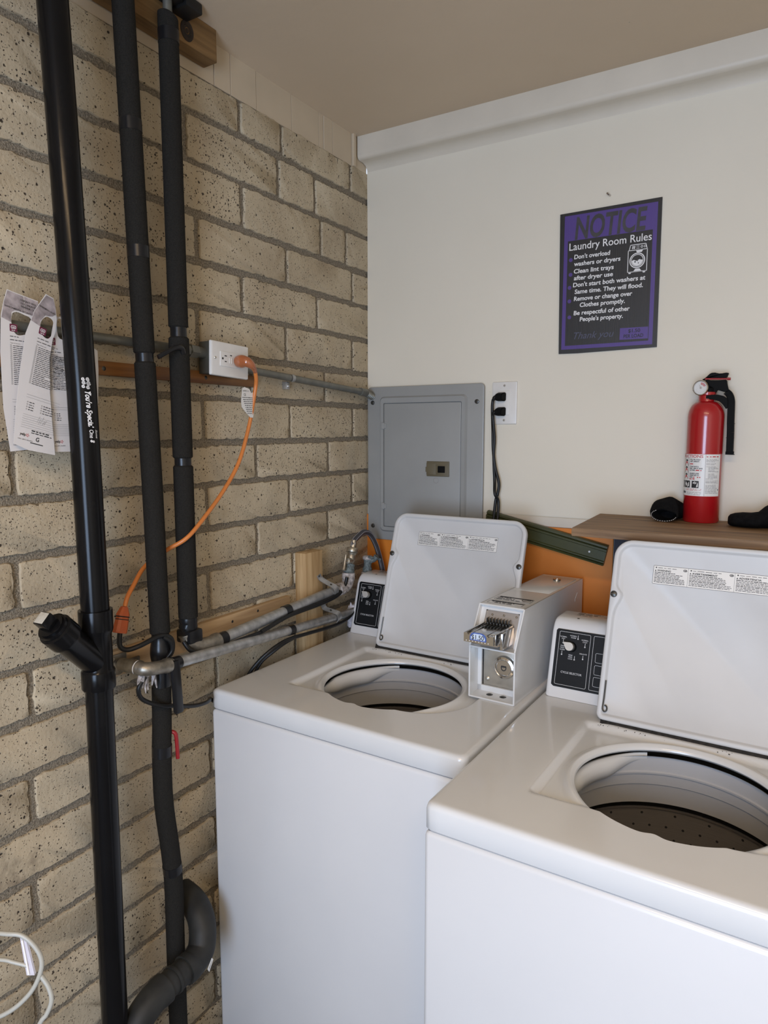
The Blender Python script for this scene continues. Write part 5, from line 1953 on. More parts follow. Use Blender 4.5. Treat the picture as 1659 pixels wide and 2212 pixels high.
        for k in range(16):
            mb.face([ob_[k], ob_[(k + 1) % 16], ib_[(k + 1) % 16], ib_[k]])
        mb.face([lf(cx_ - 0.002, cy_), lf(cx_ + 0.002, cy_ + 0.001), lf(cx_ + 0.001, cy_ - 0.001)])
        for i in range(8):
            v = 0.0237 - i * 0.00285
            e = b - (0.022 if i == 0 else 0.004 + random.random() * 0.012 * (1 if i < 5 else 0.3))
            mb.bars(lf, a + 0.003, e, v, 0.00155 if i in (0, 4) else 0.00125, word=0.0055, gap=0.18)
    mb.fin('label_print', INK, wl, smooth=0, fixn=False)
    return root


def copy_tree(o, parent=None):
    c = o.copy()
    COL.objects.link(c)
    if parent is not None:
        c.parent = parent
    for ch in list(o.children):
        copy_tree(ch, c)
    return c


washer = make_washer()
second = copy_tree(washer)
second.location = wroot(W2)
second.rotation_euler = (0, 0, W2[2])
second['label'] = 'nearer white top-load washer at the right, lid up, steel drum in view'
for ch in second.children:
    if ch.name.startswith('lid'):
        ch.location.x -= 0.008

# ---------------------------------------------------------------- coin box
CO = V((0.575, -0.481, 0.9275))
CR = math.radians(-2.2)
cm = thing('coin_meter', CO + V((0.05, 0.2, 0)), 'tall narrow white coin box with a chrome $1.50 slide, standing on the left washer', 'coin box', rz=CR)
CT = M.Translation(CO) @ M.Rotation(CR, 4, 'Z')
CW, CD, CH = 0.110, 0.455, 0.204


class CB(MB):
    def fin(self, name, mats, parent, **k):
        self.bm.transform(CT)
        return self.build(name, mats, parent, **k)


side_prof = [(0.0, 0.0), (0.0, 0.1185), (0.049, CH), (CD, CH - 0.004), (CD, 0.0)]
mb = CB()
tk = 0.0032
for x in (0.0, CW - tk):
    mb.plate([(x, y, z) for y, z in side_prof], (tk, 0, 0))
mb.plate([(0.001, y, z) for y, z in ((0.049, CH), (CD, CH - 0.004), (CD, CH - 0.008), (0.049, CH - 0.004))], (CW - 0.002, 0, 0))
mb.box((0.001, 0.0, 0.0), (CW - 0.001, CD, tk))
mb.box((0.001, CD - tk, 0.0), (CW - 0.001, CD, CH - 0.004))
mb.box((0.001, 0.0005, 0.1155), (CW - 0.001, 0.060, 0.1185))
mb.box((tk, 0.040, 0.0), (0.012, 0.046, 0.116))
mb.box((CW - 0.010, 0.040, 0.0), (CW - tk, 0.046, 0.116))
mb.box((tk, 0.040, 0.003), (CW - tk, 0.046, 0.016))
mb.plate([(tk, y, z) for y, z in ((0.0225, 0.118), (0.060, CH - 0.004), (0.064, CH - 0.004), (0.0265, 0.118))], (0.0145 - tk, 0, 0))
mb.plate([(CW - 0.014, y, z) for y, z in ((0.0225, 0.118), (0.060, CH - 0.004), (0.064, CH - 0.004), (0.0265, 0.118))], (0.014 - tk, 0, 0))
mb.plate([(tk, y, z) for y, z in ((0.0555, CH - 0.014), (0.060, CH - 0.004), (0.064, CH - 0.004), (0.0595, CH - 0.014))], (CW - 2 * tk, 0, 0))
# rolled front lip
lip = [(0.0015, 0.0, 0.0015), (0.0015, 0.0, 0.1185), (0.0015, 0.049, CH - 0.001), (CW - 0.0015, 0.049, CH - 0.001), (CW - 0.0015, 0.0, 0.1185), (CW - 0.0015, 0.0, 0.0015)]
for a, b in zip(lip, lip[1:] + lip[:1]):
    mb.tube([a, b], 0.0021, 10)
mb.tube([(0.0015, 0.0, 0.117), (CW - 0.0015, 0.0, 0.117)], 0.0019, 10)
for i in range(9):
    mb.box((CW - 0.0002, CD - 0.06 + i * 0.002, 0.150 + i * 0.0016), (CW + 0.0004, CD - 0.058 + i * 0.002, 0.158 + i * 0.0016))
mb.fin('housing', BEIGE, cm, smooth=30)
mb = CB()
mb.box((0.007, 0.228, CH - 0.0055), (CW - 0.010, CD - 0.025, CH - 0.0012), bev=0.0012)
vl = mb.fin('vault_lid', BEIGE, cm)
mb = CB()
mb.lathe([(0, 0.0005), (0.0045, 0.0008), (0.0050, 0.0030), (0.0100, 0.0032), (0.0108, 0.0)], (0.062, CD - 0.066, CH - 0.0012), (0, 0, 1), 24)
mb.fin('vault_lock', CHROME, vl)
mb = CB()
mb.box((0.0145, 0.0465, 0.016), (CW - 0.0102, 0.0490, 0.1150), bev=0.0006)
fp = mb.fin('service_plate', ZINC, cm)
mb = CB()
mb.lathe([(0.0265, 0.0), (0.0265, 0.004), (0.0250, 0.0085), (0.0200, 0.0105), (0.0185, 0.0095), (0.0170, 0.0075), (0.0, 0.0070)], (0.0665, 0.0465, 0.066), (0, -1, 0), 44)
lk = mb.fin('lock', CHROME, fp)
mb = CB()
kk = [(0.0065 * math.cos(t), 0.0075 * math.sin(t)) for t in [PI + PI * k / 14 for k in range(15)]]
ky = 0.0392
mb.plate([(0.0665 + a, ky, 0.066 + b) for a, b in kk + [(0.0065, 0.0028), (-0.0065, 0.0028)]], (0, -0.0004, 0), holes=[[(0.0665 + a * 0.72, ky, 0.066 + b * 0.72 + 0.0) for a, b in kk + [(0.0065, 0.001), (-0.0065, 0.001)]]])
mb.box((0.0605, 0.0388, 0.0688), (0.0728, 0.0394, 0.0705))
mb.fin('keyhole', INK, lk)
for x, z in ((0.0255, 0.1025), (0.0245, 0.031)):
    mb = CB()
    mb.lathe([(0, 0.0032), (0.003, 0.0026), (0.0058, 0.0)], (x, 0.0465, z), (0, -1, 0), 20)
    mb.fin('rivet', ZINC, fp)
for x, y in ((0.040, 0.0250), (0.0715, 0.0270)):
    mb = CB()
    mb.lathe([(0, 0.0022), (0.004, 0.0018), (0.0070, 0.0003), (0.0078, 0.0)], (x, y, tk), (0, 0, 1), 22)
    mb.fin('floor_rivet', SCREWD, cm)
# slide face plate (leaning back), slide tray, fingers
fpl = [(0.0150, 0.0275, 0.119), (CW - 0.0155, 0.0275, 0.119), (CW - 0.0155, 0.058, 0.186), (CW - 0.020, 0.0595, 0.1895), (0.0190, 0.0595, 0.1895), (0.0150, 0.058, 0.186)]
nf = V((0, -0.0705, 0.0320)).normalized()
mb = CB()
mb.plate(fpl, V((0, 0.003, -0.0014)))
sl = mb.fin('slide_plate', STEEL, cm, label='dark steel slide face plate')
for x, z in ((0.030, 0.180), (0.058, 0.1815), (0.088, 0.1815)):
    mb = CB()
    y = 0.0275 + (z - 0.119) * 0.4545
    mb.lathe([(0, 0.0016), (0.0020, 0.0012), (0.0028, 0)], (x, y, z), nf, 14)
    mb.fin('plate_rivet', CHROME, sl)
mb = CB()
x0, x1, yf, yb = 0.0175, 0.0865, -0.0625, 0.040
z0, z1 = 0.1465, 0.1660
mb.box((x0 + 0.003, yf + 0.003, z1 - 0.010), (x1 - 0.003, yb, z1 - 0.004), bev=0.0004)
mb.box((x0, yf + 0.001, z0 + 0.001), (x0 + 0.0035, yb, z1), bev=0.0008)
mb.box((x1 - 0.0035, yf + 0.012, z0 - 0.004), (x1, yb, z1 + 0.001), bev=0.0008)
mb.box((x1 - 0.011, yf + 0.001, z0 + 0.001), (x1 - 0.003, yf + 0.014, z1 - 0.001), bev=0.0008)
mb.box((x1 - 0.0035, yf + 0.040, z0 - 0.020), (x1 + 0.0035, yb, z1 - 0.003), bev=0.0008)
mb.box((x0 + 0.004, yf + 0.030, z0 - 0.012), (x1 - 0.004, yb, z1 - 0.009), bev=0.0008)
mb.plate([(x0, yf, z0), (x1, yf, z0), (x1, yf, z1), (x1 - 0.007, yf, z1), (x1 - 0.011, yf, z1 - 0.004), (x1 - 0.015, yf, z1 + 0.001), (x0 + 0.015, yf, z1 + 0.001), (x0 + 0.011, yf, z1 - 0.004), (x0 + 0.007, yf, z1), (x0, yf, z1)], (0, 0.0035, 0))
for x in (x0 + 0.010, x1 - 0.022):
    mb.box((x, yf + 0.006, z1 - 0.005), (x + 0.002, yb, z1 - 0.0025))
tr = mb.fin('coin_slide', CHROME, cm, smooth=25)
mb = CB()
for i in range(8):
    x = 0.0250 + i * 0.0075
    mb.box((x, 0.006, z1 - 0.006), (x + 0.0018, 0.046, z1 - 0.001), bev=0.0003)
    mb.box((x, 0.0335, z1 - 0.004), (x + 0.0018, 0.0475, z1 + 0.010), bev=0.0003)
    mb.box((x + 0.0018, 0.030, z1 - 0.004), (x + 0.0060, 0.043, z1 + 0.002), bev=0.0012)
mb.fin('coin_fingers', SCREWD, sl)
mb = CB()
for i in range(8):
    mb.lathe([(0, 0.0010), (0.0012, 0.0)], (x0 + 0.006 + i * 0.0073, yf, z0 + 0.0030), (0, -1, 0), 10)
mb.fin('price_rivets', LABELW, tr)


def prc(ins, y):
    a, b, c_, d_ = 0.0325 + ins, 0.0700 - ins, z0 + 0.0055 + ins, z1 + 0.0035 - ins
    return [(a, y, c_), (b, y, c_), (b, y, d_ - 0.008), (b - 0.004, y, d_ - 0.0025), (b - 0.009, y, d_), (a + 0.009, y, d_), (a + 0.004, y, d_ - 0.0025), (a, y, d_ - 0.008)]


mb = CB()
mb.plate(prc(0, yf - 0.0002), (0, -0.0012, 0))
pr = mb.fin('price_label', BLUEI, tr, smooth=0, label='blue-bordered price label')
mb = CB()
mb.face(prc(0.0022, yf - 0.0016))
mb.fin('price_field', PALEB, pr, smooth=0)
mb = CB()
mb.text('$1.50', lambda u, v: V((0.0365 + u, yf - 0.0019, z0 + 0.0085 + v)), 0.0290, 0.0098, bold=0.012)
mb.fin('price_lettering', INK, pr, smooth=0, label='black lettering reading $1.50')
# warning labels on the sloping top
inv = CT.inverted()
for pts, nm in (([(0.591, -0.344), (0.675, -0.337), (0.677, -0.381), (0.594, -0.378)], 0), ([(0.589, -0.391), (0.671, -0.388), (0.672, -0.419), (0.591, -0.417)], 1)):
    q4 = [inv @ V((a, b, 1.1315)) for a, b in pts]
    xa, xb = min(q4[0].x, q4[3].x), max(q4[1].x, q4[2].x)
    ya, yb_ = q4[3].y, q4[0].y
    zt = CH + 0.0003
    mb = CB()
    mb.plate([(xa, ya, zt - 0.0002), (xb, ya, zt - 0.0002), (xb, yb_, zt - 0.0002), (xa, yb_, zt - 0.0002)], (0, 0, 0.0005))
    wl = mb.fin('warning_label', BEIGE, cm, smooth=0)
    f3 = lambda u, v: V((xa + u, ya + v, zt + 0.0005))
    ww, hh = xb - xa, yb_ - ya
    mb = CB()
    mb.rect_line(f3, 0, 0, ww, hh, 0.0009, 0.002)
    mb.face([f3(0.004, hh - 0.009), f3(ww - 0.002, hh - 0.009), f3(ww - 0.002, hh - 0.002), f3(0.004, hh - 0.002)])
    if nm == 0:
        mb.bars(f3, 0.004, 0.034, 0.022, 0.006, word=0.012)
        mb.bars(f3, 0.004, 0.046, 0.0125, 0.006, word=0.012)
        mb.bars(f3, 0.004, 0.062, 0.0035, 0.005, word=0.012)
        for k in range(24):
            a, b = 2 * PI * k / 24, 2 * PI * (k + 1) / 24
            c_ = (ww - 0.015, 0.020)
            mb.face([f3(c_[0] + r_ * math.cos(t), c_[1] + r_ * math.sin(t)) for r_, t in ((0.0085, a), (0.0105, a), (0.0105, b), (0.0085, b))])
        mb.face([f3(ww - 0.022, 0.0135), f3(ww - 0.0205, 0.012), f3(ww - 0.008, 0.0265), f3(ww - 0.0095, 0.028)])
    else:
        mb.bars(f3, 0.008, 0.062, 0.0125, 0.005, word=0.010)
        mb.bars(f3, 0.016, 0.060, 0.0045, 0.005, word=0.010)
    mb.fin('label_print', INK, wl, smooth=0, fixn=False)

# ================================================================ fire extinguisher on the shelf
EX, EY, EZ = 0.985, -0.0425, 1.303
ex = thing('fire_extinguisher', (EX, EY, EZ), 'red fire extinguisher standing on the brown plank shelf', 'fire extinguisher')
ER = 0.0405
mb = MB()
prof = [(0.0, 0.003), (0.034, 0.003), (0.036, 0.0), (0.0385, 0.0005), (ER, 0.004), (ER, 0.250)]
for k in range(1, 15):
    a = k / 15 * PI / 2
    prof.append((0.0185 + (ER - 0.0185) * math.cos(a), 0.250 + 0.0375 * math.sin(a)))
prof += [(0.0190, 0.2885), (0.0185, 0.2920), (0.0185, 0.3015), (0.0205, 0.3030), (0.0205, 0.3095), (0.0, 0.3100)]
mb.lathe(prof, (EX, EY, EZ), (0, 0, 1), 72)
mb.build('cylinder', RED, ex, smooth=40)
cang = math.atan2(-1.8615 - EY, 1.1906 - EX)   # towards the room
ru = ER + 0.0004


def el(u, v, d=0.0):
    """label coordinates: u metres around from the label's left edge (seen from the room), v up from its foot"""
    a = cang - 2.15 + u / ru
    r = ru + d
    return V((EX + r * math.cos(a), EY + r * math.sin(a), EZ + 0.064 + v))


ULEN = 2.15 * ru + math.asin(0.86) * ru
mb = MB()
nu = 60
H_ = 0.1005
for i in range(nu):
    a, b = ULEN * i / nu, ULEN * (i + 1) / nu
    mb.face([el(a, 0), el(b, 0), el(b, H_), el(a, H_)])
lab = mb.build('instruction_label', LABELW, ex, smooth=60, fixn=False, label='white instruction label wrapped around the cylinder')
uL = (2.15 - PI / 2) * ru            # left silhouette as seen from the room
uD = 2.15 * ru + 0.004               # column divider
e1 = lambda u, v: el(u, v, 0.0003)
e2 = lambda u, v: el(u, v, 0.0005)
PV = (0.0740, 0.0575, 0.0410)
mb = MB()
mb.text('INSTRUCTIONS', lambda u, v: e1(uL - 0.016 + u, 0.0915 + v), 0.0790, 0.0066, bold=0.012)
for v in PV:
    mb.face([e1(uL + 0.0135, v + 0.001), e1(uL + 0.0265, v + 0.001), e1(uL + 0.0225, v + 0.0085), e1(uL + 0.0175, v + 0.0085)])
for v, a, b in ((0.0755, 0.0, 0.011), (0.0605, 0.0155, 0.029), (0.0440, 0.0105, 0.027), (0.0400, 0.0, 0.014)):
    mb.bars(e1, uL + 0.032 + a, uL + 0.032 + b, v, 0.0026, word=0.008)
mb.bars(e1, uD + 0.002, ULEN - 0.004, 0.0930, 0.0026, word=0.010)
for v in (0.0165, 0.0140):
    mb.bars(e1, uL + 0.024, uD - 0.006, v, 0.0009, word=0.01)
for v in (0.0, H_ - 0.0008):
    for i in range(nu):
        a, b = ULEN * i / nu, ULEN * (i + 1) / nu
        mb.face([e1(a, v), e1(b, v), e1(b, v + 0.0008), e1(a, v + 0.0008)])
mb.build('red_print', REDP, lab, smooth=0, fixn=False)
mb = MB()
for v, rows_ in zip(PV, (('PULL PIN, HOLD', 'UNIT UPRIGHT.'), ('STAND BACK 6', 'FEET. AIM AT BASE', 'OF FIRE.'), ('SQUEEZE LEVER', 'SWEEP SIDE TO', 'SIDE.'))):
    mb.rect_line(e1, uL + 0.0100, v - 0.0005, uL + 0.0290, v + 0.0155, 0.0007, 0.002)
    mb.face([e1(uL + 0.0150, v + 0.0095), e1(uL + 0.0240, v + 0.0085), e1(uL + 0.0250, v + 0.0115), e1(uL + 0.0190, v + 0.0135)])
    for j, s_ in enumerate(rows_):
        mb.text(s_, lambda u, vv: e1(uL + 0.0325 + u, v + 0.0115 - j * 0.0043 + vv), 0.00178 * len(s_), 0.0029, bold=0.03)
PB = ((-0.002, 0.0125), (0.0160, 0.0345), (0.0395, 0.0560))
for a, b in PB:
    mb.face([e1(uL + a + (b - a) * k / 6, 0.0200) for k in range(7)] + [e1(uL + b - (b - a) * k / 6, 0.0365) for k in range(7)])
mb.text('Kidde', lambda u, v: e1(uL + 0.005 + u, 0.0065 + v), 0.0165, 0.0055, bold=0.03, shear=0.2)
mb.face([e1(uD + 0.0325, 0.0150), e1(uD + 0.0345, 0.0138), e1(uD + 0.0355, 0.0170), e1(uD + 0.0335, 0.0185)])
mb.build('black_print', INK, lab, smooth=0, fixn=False)
mb = MB()
mb.face([e2(uL + 0.0185, 0.0285), e2(uL + 0.0230, 0.0225), e2(uL + 0.0260, 0.0280), e2(uL + 0.0215, 0.0345)])
mb.face([e2(uL + 0.0265, 0.0215), e2(uL + 0.0320, 0.0235), e2(uL + 0.0315, 0.0345), e2(uL + 0.0285, 0.0300)])
mb.face([e2(uL + 0.0415, 0.0310), e2(uL + 0.0480, 0.0290), e2(uL + 0.0520, 0.0320), e2(uL + 0.0460, 0.0350)])
mb.face([e2(uL + 0.0505, 0.0215), e2(uL + 0.0545, 0.0225), e2(uL + 0.0540, 0.0340), e2(uL + 0.0515, 0.0270)])
mb.face([e2(uL + 0.0030, 0.0215), e2(uL + 0.0080, 0.0215), e2(uL + 0.0085, 0.0340), e2(uL + 0.0055, 0.0330)])
mb.build('pictograms', LABELW, lab, smooth=0, fixn=False)
mb = MB()
mb.face([e1(uD, 0.001), e1(uD + 0.0006, 0.001), e1(uD + 0.0006, H_ - 0.001), e1(uD, H_ - 0.001)])
for i in range(34):
    v = 0.0870 - i * 0.0024
    if i in (3, 6, 13, 20, 24):
        continue
    ind = 0.007 if 7 < i < 19 else 0.002
    mb.bars(e1, uD + ind, ULEN - random.uniform(0.003, 0.018 if i < 20 else 0.012), v, 0.0010, word=0.007, gap=0.15)
for v in (0.0085, 0.0060, 0.0035):
    mb.bars(e1, uL + 0.026, uD - 0.006, v, 0.0008, word=0.008, gap=0.15)
mb.build('fine_print', INKG, lab, smooth=0, fixn=False)


def xz(mb, pts, y0, y1, bev=0.0015):
    t = MB()
    t.plate([(x, y1, z) for x, z in pts], (0, y0 - y1, 0))
    bmesh.ops.recalc_face_normals(t.bm, faces=t.bm.faces)
    if bev:
        bmesh.ops.bevel(t.bm, geom=list(t.bm.edges), offset=bev, segments=2, affect='EDGES', clamp_overlap=True)
    mb.add(t.bm, 0)


mb = MB()
xz(mb, [(0.9825, 1.6430), (0.9895, 1.6404), (1.0040, 1.6395), (1.0260, 1.6400), (1.0268, 1.6318), (1.0312, 1.6135), (1.0245, 1.6115), (1.0161, 1.6140), (1.0060, 1.6180), (1.0040, 1.6050), (0.9700, 1.6050), (0.9700, 1.6270)], EY - 0.010, EY + 0.010)
mb.lathe([(0.0, 0.309), (0.0175, 0.309), (0.0180, 0.312), (0.0180, 0.318), (0.0140, 0.322), (0.0, 0.332)], (EX, EY, EZ), (0, 0, 1), 28)
mb.build('valve_head', BLACKP, ex)
mb = MB()
xz(mb, [(0.9724, 1.6425), (0.9787, 1.6448), (0.9904, 1.6568), (0.9971, 1.6579), (1.0039, 1.6571), (1.0065, 1.6552), (1.0181, 1.6552), (1.0214, 1.6568), (1.0301, 1.6555), (1.0266, 1.6507), (1.0266, 1.6450), (0.9808, 1.6452), (0.9750, 1.6380)], EY - 0.009, EY + 0.009)
mb.build('lever', BLACKP, ex)
mb = MB()
mb.tube([(0.9805, EY - 0.0120, 1.6435), (1.0280, EY - 0.0115, 1.6418)], 0.0020, 12)
mb.tube([(1.0275, EY - 0.0115, 1.6418), (1.0345, EY - 0.0115, 1.6414)], 0.0030, 12)
mb.tube([(0.9815, EY - 0.0120, 1.6435), (0.9795, EY - 0.004, 1.6432)], 0.0018, 10)
mb.build('safety_pin', REDV, ex)
# pressure gauge facing the room
ga = V((-0.28, -1.0, -0.02)).normalized()
gc = V((0.9740, EY - 0.0155, 1.6225))
mb = MB()
mb.tube([gc + V((0.004, 0.012, 0)), gc], 0.008, 16)
mb.lathe([(0.0, -0.002), (0.0165, -0.002), (0.0180, 0.0), (0.0182, 0.007), (0.0172, 0.0085), (0.0158, 0.0088), (0.0150, 0.0070), (0.0148, 0.0040)], gc, ga, 40)
gg = mb.build('pressure_gauge', CHROME, ex)
mb = MB()
mb.lathe([(0.0, 0.0046), (0.0149, 0.0044)], gc, ga, 40)
mb.build('gauge_dial', LABELW, gg)
u_ = V((0, 0, 1)).cross(ga).normalized()
v_ = ga.cross(u_)
mb = MB()
for a in range(8):
    p, q_ = math.radians(20 + a * 9), math.radians(20 + (a + 1) * 9)
    mb.face([gc + ga * 0.0049 + u_ * (r * math.cos(t)) + v_ * (r * math.sin(t)) for r, t in ((0.007, p), (0.0125, p), (0.0125, q_), (0.007, q_))])
mb.build('gauge_red_zone', REDP, gg, smooth=0, fixn=False)
mb = MB()
mb.lathe([(0, 0.0062), (0.0022, 0.0058), (0.0026, 0.0046)], gc, ga, 16)
p = gc + ga * 0.0054
mb.face([p + u_ * 0.001, p - u_ * 0.001, p - u_ * 0.005 + v_ * 0.010])
for k in range(7):
    t = math.radians(200 + k * 22)
    mb.face([gc + ga * 0.0049 + u_ * ((0.0105 + a) * math.cos(t + b)) + v_ * ((0.0105 + a) * math.sin(t + b)) for a, b in ((0, -0.03), (0, 0.03), (0.002, 0.03), (0.002, -0.03))])
mb.build('gauge_needle', BRASS, gg, smooth=0, fixn=False)
mb = MB()
mb.lathe([(0.0, 0.0094), (0.008, 0.0090), (0.0152, 0.0080)], gc, ga, 32)
mb.build('gauge_lens', GLASS, gg)
mb = MB()
mb.tube([(0.9670, EY, 1.6215), (0.9550, EY - 0.002, 1.6215), (0.9535, EY - 0.002, 1.6215)], [0.0068, 0.0068, 0.0050], 18)
mb.build('outlet_cap', BLACKP, ex)
# hanging strap bracket with hose clip
mb = MB()
xz(mb, [(0.9835, 1.6064), (1.0111, 1.6057), (1.0230, 1.6020), (1.0310, 1.5950), (1.0320, 1.5770), (1.0285, 1.5720), (1.0210, 1.5830), (1.0136, 1.5901), (1.0010, 1.5945), (0.9835, 1.5962)], EY - 0.0185, EY - 0.006, 0.0012)
mb.build('neck_bracket', BLACKP, ex)
mb = MB()
hp_ = spline([(1.0255, EY, 1.6130), (1.0325, EY, 1.6060), (1.0370, EY, 1.5930), (1.0380, EY, 1.5750), (1.0385, EY, 1.5450), (1.0395, EY, 1.5177), (1.0400, EY, 1.4720)], 5)
for a, b in zip(hp_, hp_[1:]):
    t = (b - a).normalized()
    nn = V((t.z, 0, -t.x))
    if nn.x < 0:
        nn = -nn
    h_, w_ = nn * 0.0075, V((0, 0.0085, 0))
    A = [a - h_ - w_, a + h_ - w_, a + h_ + w_, a - h_ + w_]
    B = [b - h_ - w_, b + h_ - w_, b + h_ + w_, b - h_ + w_]
    for i in range(4):
        mb.face([A[i], A[(i + 1) % 4], B[(i + 1) % 4], B[i]])
mb.box((1.0315, EY - 0.0085, 1.4675), (1.0490, EY + 0.0085, 1.4735), bev=0.001)
mb.plate([(1.0320, EY - 0.0085, 1.468), (1.0475, EY - 0.0085, 1.468), (1.0510, EY - 0.0085, 1.466), (1.0500, EY - 0.0085, 1.4655), (1.0310, EY - 0.0085, 1.4660)], (0, 0.017, 0))
for z in (1.538, 1.505):
    mb.box((1.0310, EY - 0.0090, z), (1.0475, EY + 0.0090, z + 0.0012))
mb.build('hand_strap', BLACKP, ex, smooth=30)


# ================================================================ black cloth pieces on the shelf
def loft(rings, mi=0, cap0=False, cap1=True):
    mb = MB()
    VR = [[mb.bm.verts.new(p) for p in r] for r in rings]
    n = len(VR[0])
    for A, B in zip(VR, VR[1:]):
        for i in range(n):
            mb.bm.faces.new((A[i], A[(i + 1) % n], B[(i + 1) % n], B[i]))
    if cap0:
        mb.bm.faces.new(list(reversed(VR[0])))
    if cap1:
        mb.bm.faces.new(VR[-1])
    return mb


def oval(c, w, h, d, tilt=0.0, flat=0.0, n=28, wob=0.0, ph=0.0):
    """ring centred at c, half width w across, half height h up; d = direction it faces in plan"""
    c = V(c)
    sx = V((-d[1], d[0], 0)).normalized()
    out = []
    for k in range(n):
        a = 2 * PI * k / n
        hh = h * math.sin(a)
        if math.sin(a) < 0:
            hh *= (1 - flat)
        r = 1 + wob * math.sin(3 * a + ph)
        out.append(c + sx * (w * math.cos(a) * r) + V((d[0] * tilt * math.sin(a), d[1] * tilt * math.sin(a), hh * r)))
    return out


SZ = 1.3035
g1 = thing('cloth_cuff', (0.915, -0.06, SZ), 'black cloth piece with a white-stitched open cuff, left of the fire extinguisher', 'cloth')
dirv = V((0.18, 1.0, 0)).normalized()
base = V((0.9090, -0.091, SZ))


def gp(t, side=0.0, up=0.0):
    return base + dirv * t + V((side, 0, up))


rings = [oval(gp(0.040, 0.0, 0.0125), 0.022, 0.0085, dirv, 0.0),
         oval(gp(0.010, 0.0, 0.0140), 0.027, 0.0115, dirv, 0.0),
         oval(gp(0.000, 0.0, 0.0150), 0.0285, 0.0130, dirv, 0.002),
         oval(gp(-0.0015, 0.0, 0.0155), 0.0310, 0.0150, dirv, 0.003),
         oval(gp(0.001, 0.0, 0.0165), 0.0335, 0.0165, dirv, 0.006, 0.0),
         oval(gp(0.012, -0.003, 0.0230), 0.0345, 0.0250, dirv, 0.010, 0.1, wob=0.04, ph=1.2),
         oval(gp(0.028, -0.008, 0.0280), 0.0310, 0.0290, dirv, 0.008, 0.1, wob=0.08, ph=1.6),
         oval(gp(0.045, -0.004, 0.0265), 0.0300, 0.0265, dirv, 0.004, 0.05, wob=0.08, ph=2),
         oval(gp(0.060, 0.009, 0.0225), 0.0280, 0.0215, dirv, 0.0, 0.0, wob=0.06, ph=3),
         oval(gp(0.072, 0.012, 0.0160), 0.0170, 0.0120, dirv, 0.0)]
mb = loft(rings, cap0=True)
for v in mb.bm.verts:
    v.co.z = max(v.co.z, SZ)
    n_ = v.co
    v.co += V((0, 0, 0.0015 * math.sin(150 * n_.x + 90 * n_.y))) if n_.z > SZ + 0.02 else V((0, 0, 0))
mb.build('fabric', CLOTH, g1, smooth=60)
# the fold lying behind the extinguisher
rings = [oval((0.915 + 0.0105 * i, -0.034 + 0.0036 * i - 0.0016 * max(0, i - 3), SZ + 0.021 - 0.0011 * i), 0.016 - 0.0009 * i, 0.0195 - 0.0008 * i, (1, 0.2), 0, 0.0, wob=0.04, ph=i) for i in range(3)]
mb = loft(rings, cap0=True)
for v in mb.bm.verts:
    v.co.z = max(v.co.z, SZ)
mb.build('thumb_fold', CLOTH, g1, smooth=60)
mb = MB()
ro = oval(gp(-0.0028, 0.0, 0.0152), 0.0297, 0.0140, dirv, 0.002, 0.0, 64)
for k in range(34, 64, 1):
    if k % 2 == 0:
        mb.tube([ro[k], ro[(k + 1) % 64]], 0.0007, 6)
for k in range(0, 10, 2):
    mb.tube([ro[k], ro[(k + 1) % 64]], 0.0007, 6)
mb.build('white_stitching', WHITEI, g1)

g2 = thing('cloth_cuff', (1.10, -0.085, SZ), 'black cloth piece with a rounded toe-like end, right of the fire extinguisher', 'cloth')
dv2 = V((1.0, 0.02, 0)).normalized()
rings = []
for i, (t, w_, h_, zc, yo) in enumerate(((0.000, 0.010, 0.008, 0.012, 0.012), (0.004, 0.022, 0.0125, 0.0135, 0.010), (0.014, 0.033, 0.0150, 0.0150, 0.006), (0.030, 0.039, 0.0165, 0.0160, 0.002),
                                        (0.048, 0.041, 0.0165, 0.0160, 0.0), (0.062, 0.040, 0.0180, 0.0170, 0.0), (0.074, 0.038, 0.0240, 0.0230, 0.006), (0.088, 0.037, 0.0285, 0.0275, 0.008),
                                        (0.108, 0.037, 0.0295, 0.0285, 0.006), (0.130, 0.034, 0.0260, 0.0250, 0.006), (0.150, 0.024, 0.0170, 0.0170, 0.006))):
    rings.append(oval((1.048 + t, -0.095 + yo, SZ + zc), w_, h_, dv2, 0, 0.0, wob=0.03, ph=i * 0.7))
mb = loft(rings, cap0=True)
for v in mb.bm.verts:
    v.co.z = max(v.co.z, SZ)
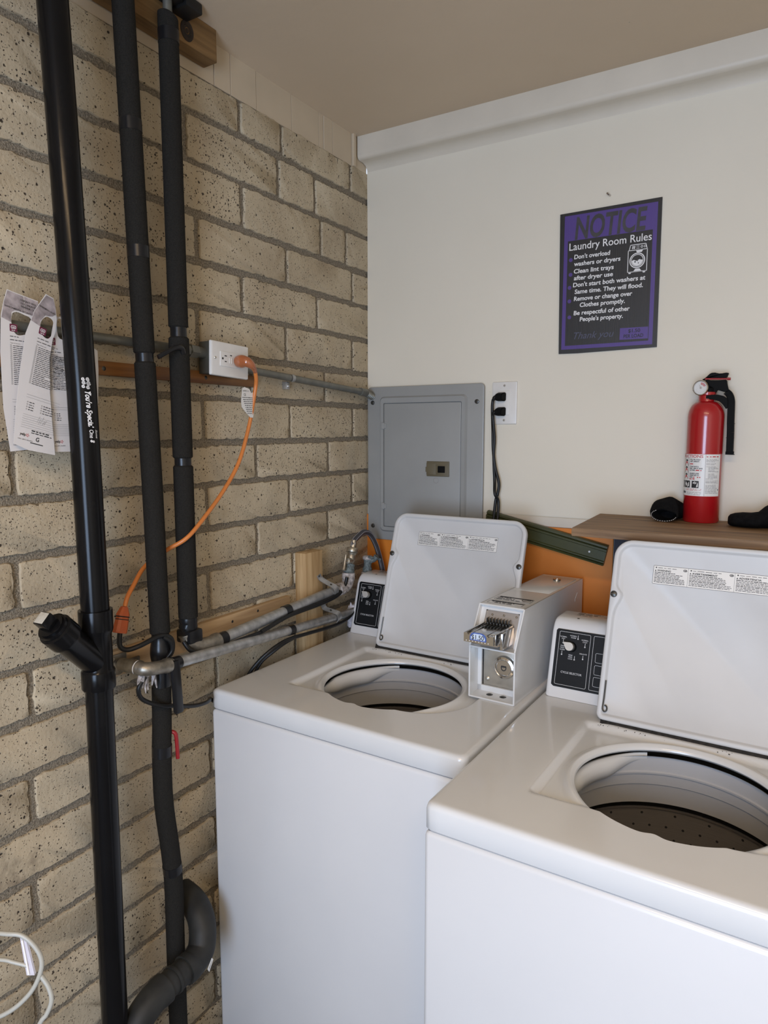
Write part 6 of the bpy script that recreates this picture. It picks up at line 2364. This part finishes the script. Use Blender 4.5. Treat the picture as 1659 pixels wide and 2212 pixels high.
mb.build('fabric', CLOTH, g2, smooth=60)

# ================================================================ white wire hoops at the lower left
wh = thing('wire_hamper', (0.28, -1.43, 0.0), 'white coated wire hoops with a clear plastic clip, standing at the lower left', 'hamper')
mb = MB()
mb.tube(spline([(0.331, -1.412, 0.870), (0.357, -1.397, 0.866), (0.376, -1.388, 0.843), (0.379, -1.390, 0.819), (0.367, -1.402, 0.789), (0.337, -1.423, 0.762), (0.27, -1.46, 0.735), (0.20, -1.49, 0.745), (0.165, -1.49, 0.79), (0.18, -1.47, 0.84), (0.25, -1.44, 0.868)], 8, True), 0.0030, 12, closed=True)
mb.build('upper_hoop', WIREW, wh)
mb = MB()
mb.tube(spline([(0.3765, -1.390, 0.816), (0.388, -1.386, 0.800), (0.3935, -1.386, 0.783), (0.389, -1.391, 0.765), (0.382, -1.397, 0.752), (0.365, -1.410, 0.70), (0.345, -1.42, 0.55), (0.335, -1.43, 0.30), (0.33, -1.43, 0.05), (0.30, -1.44, 0.004), (0.24, -1.47, 0.004), (0.20, -1.49, 0.05), (0.19, -1.49, 0.30), (0.18, -1.49, 0.55), (0.175, -1.485, 0.74)], 8), 0.0030, 12)
mb.build('lower_hoop', WIREW, wh)
mb = MB()
mb.tube(spline([(0.364, -1.398, 0.828), (0.350, -1.407, 0.833), (0.333, -1.416, 0.836), (0.29, -1.44, 0.832), (0.22, -1.47, 0.81), (0.172, -1.488, 0.78)], 8), 0.0025, 12)
mb.build('cross_wire', WIREW, wh)
mb = MB()
cA, cB = V((0.3555, -1.3975, 0.8640)), V((0.3685, -1.3985, 0.8165))
ax = (cB - cA)
sd = V((0.85, 0.52, 0.0)) * 0.0065
bk = V((-0.5, 0.85, 0)) * 0.004
mb.plate([cA - sd * 0.5, cA + sd * 0.6, cB + sd, cB - sd * 0.6], bk)
mb.build('clip', CLEARP, wh)
mb = MB()
mb.tube([cA.lerp(cB, 0.05) - bk * 0.3, cA.lerp(cB, 0.96) - bk * 0.3], 0.0012, 8)
mb.build('clip_rib', WHITEI, wh)
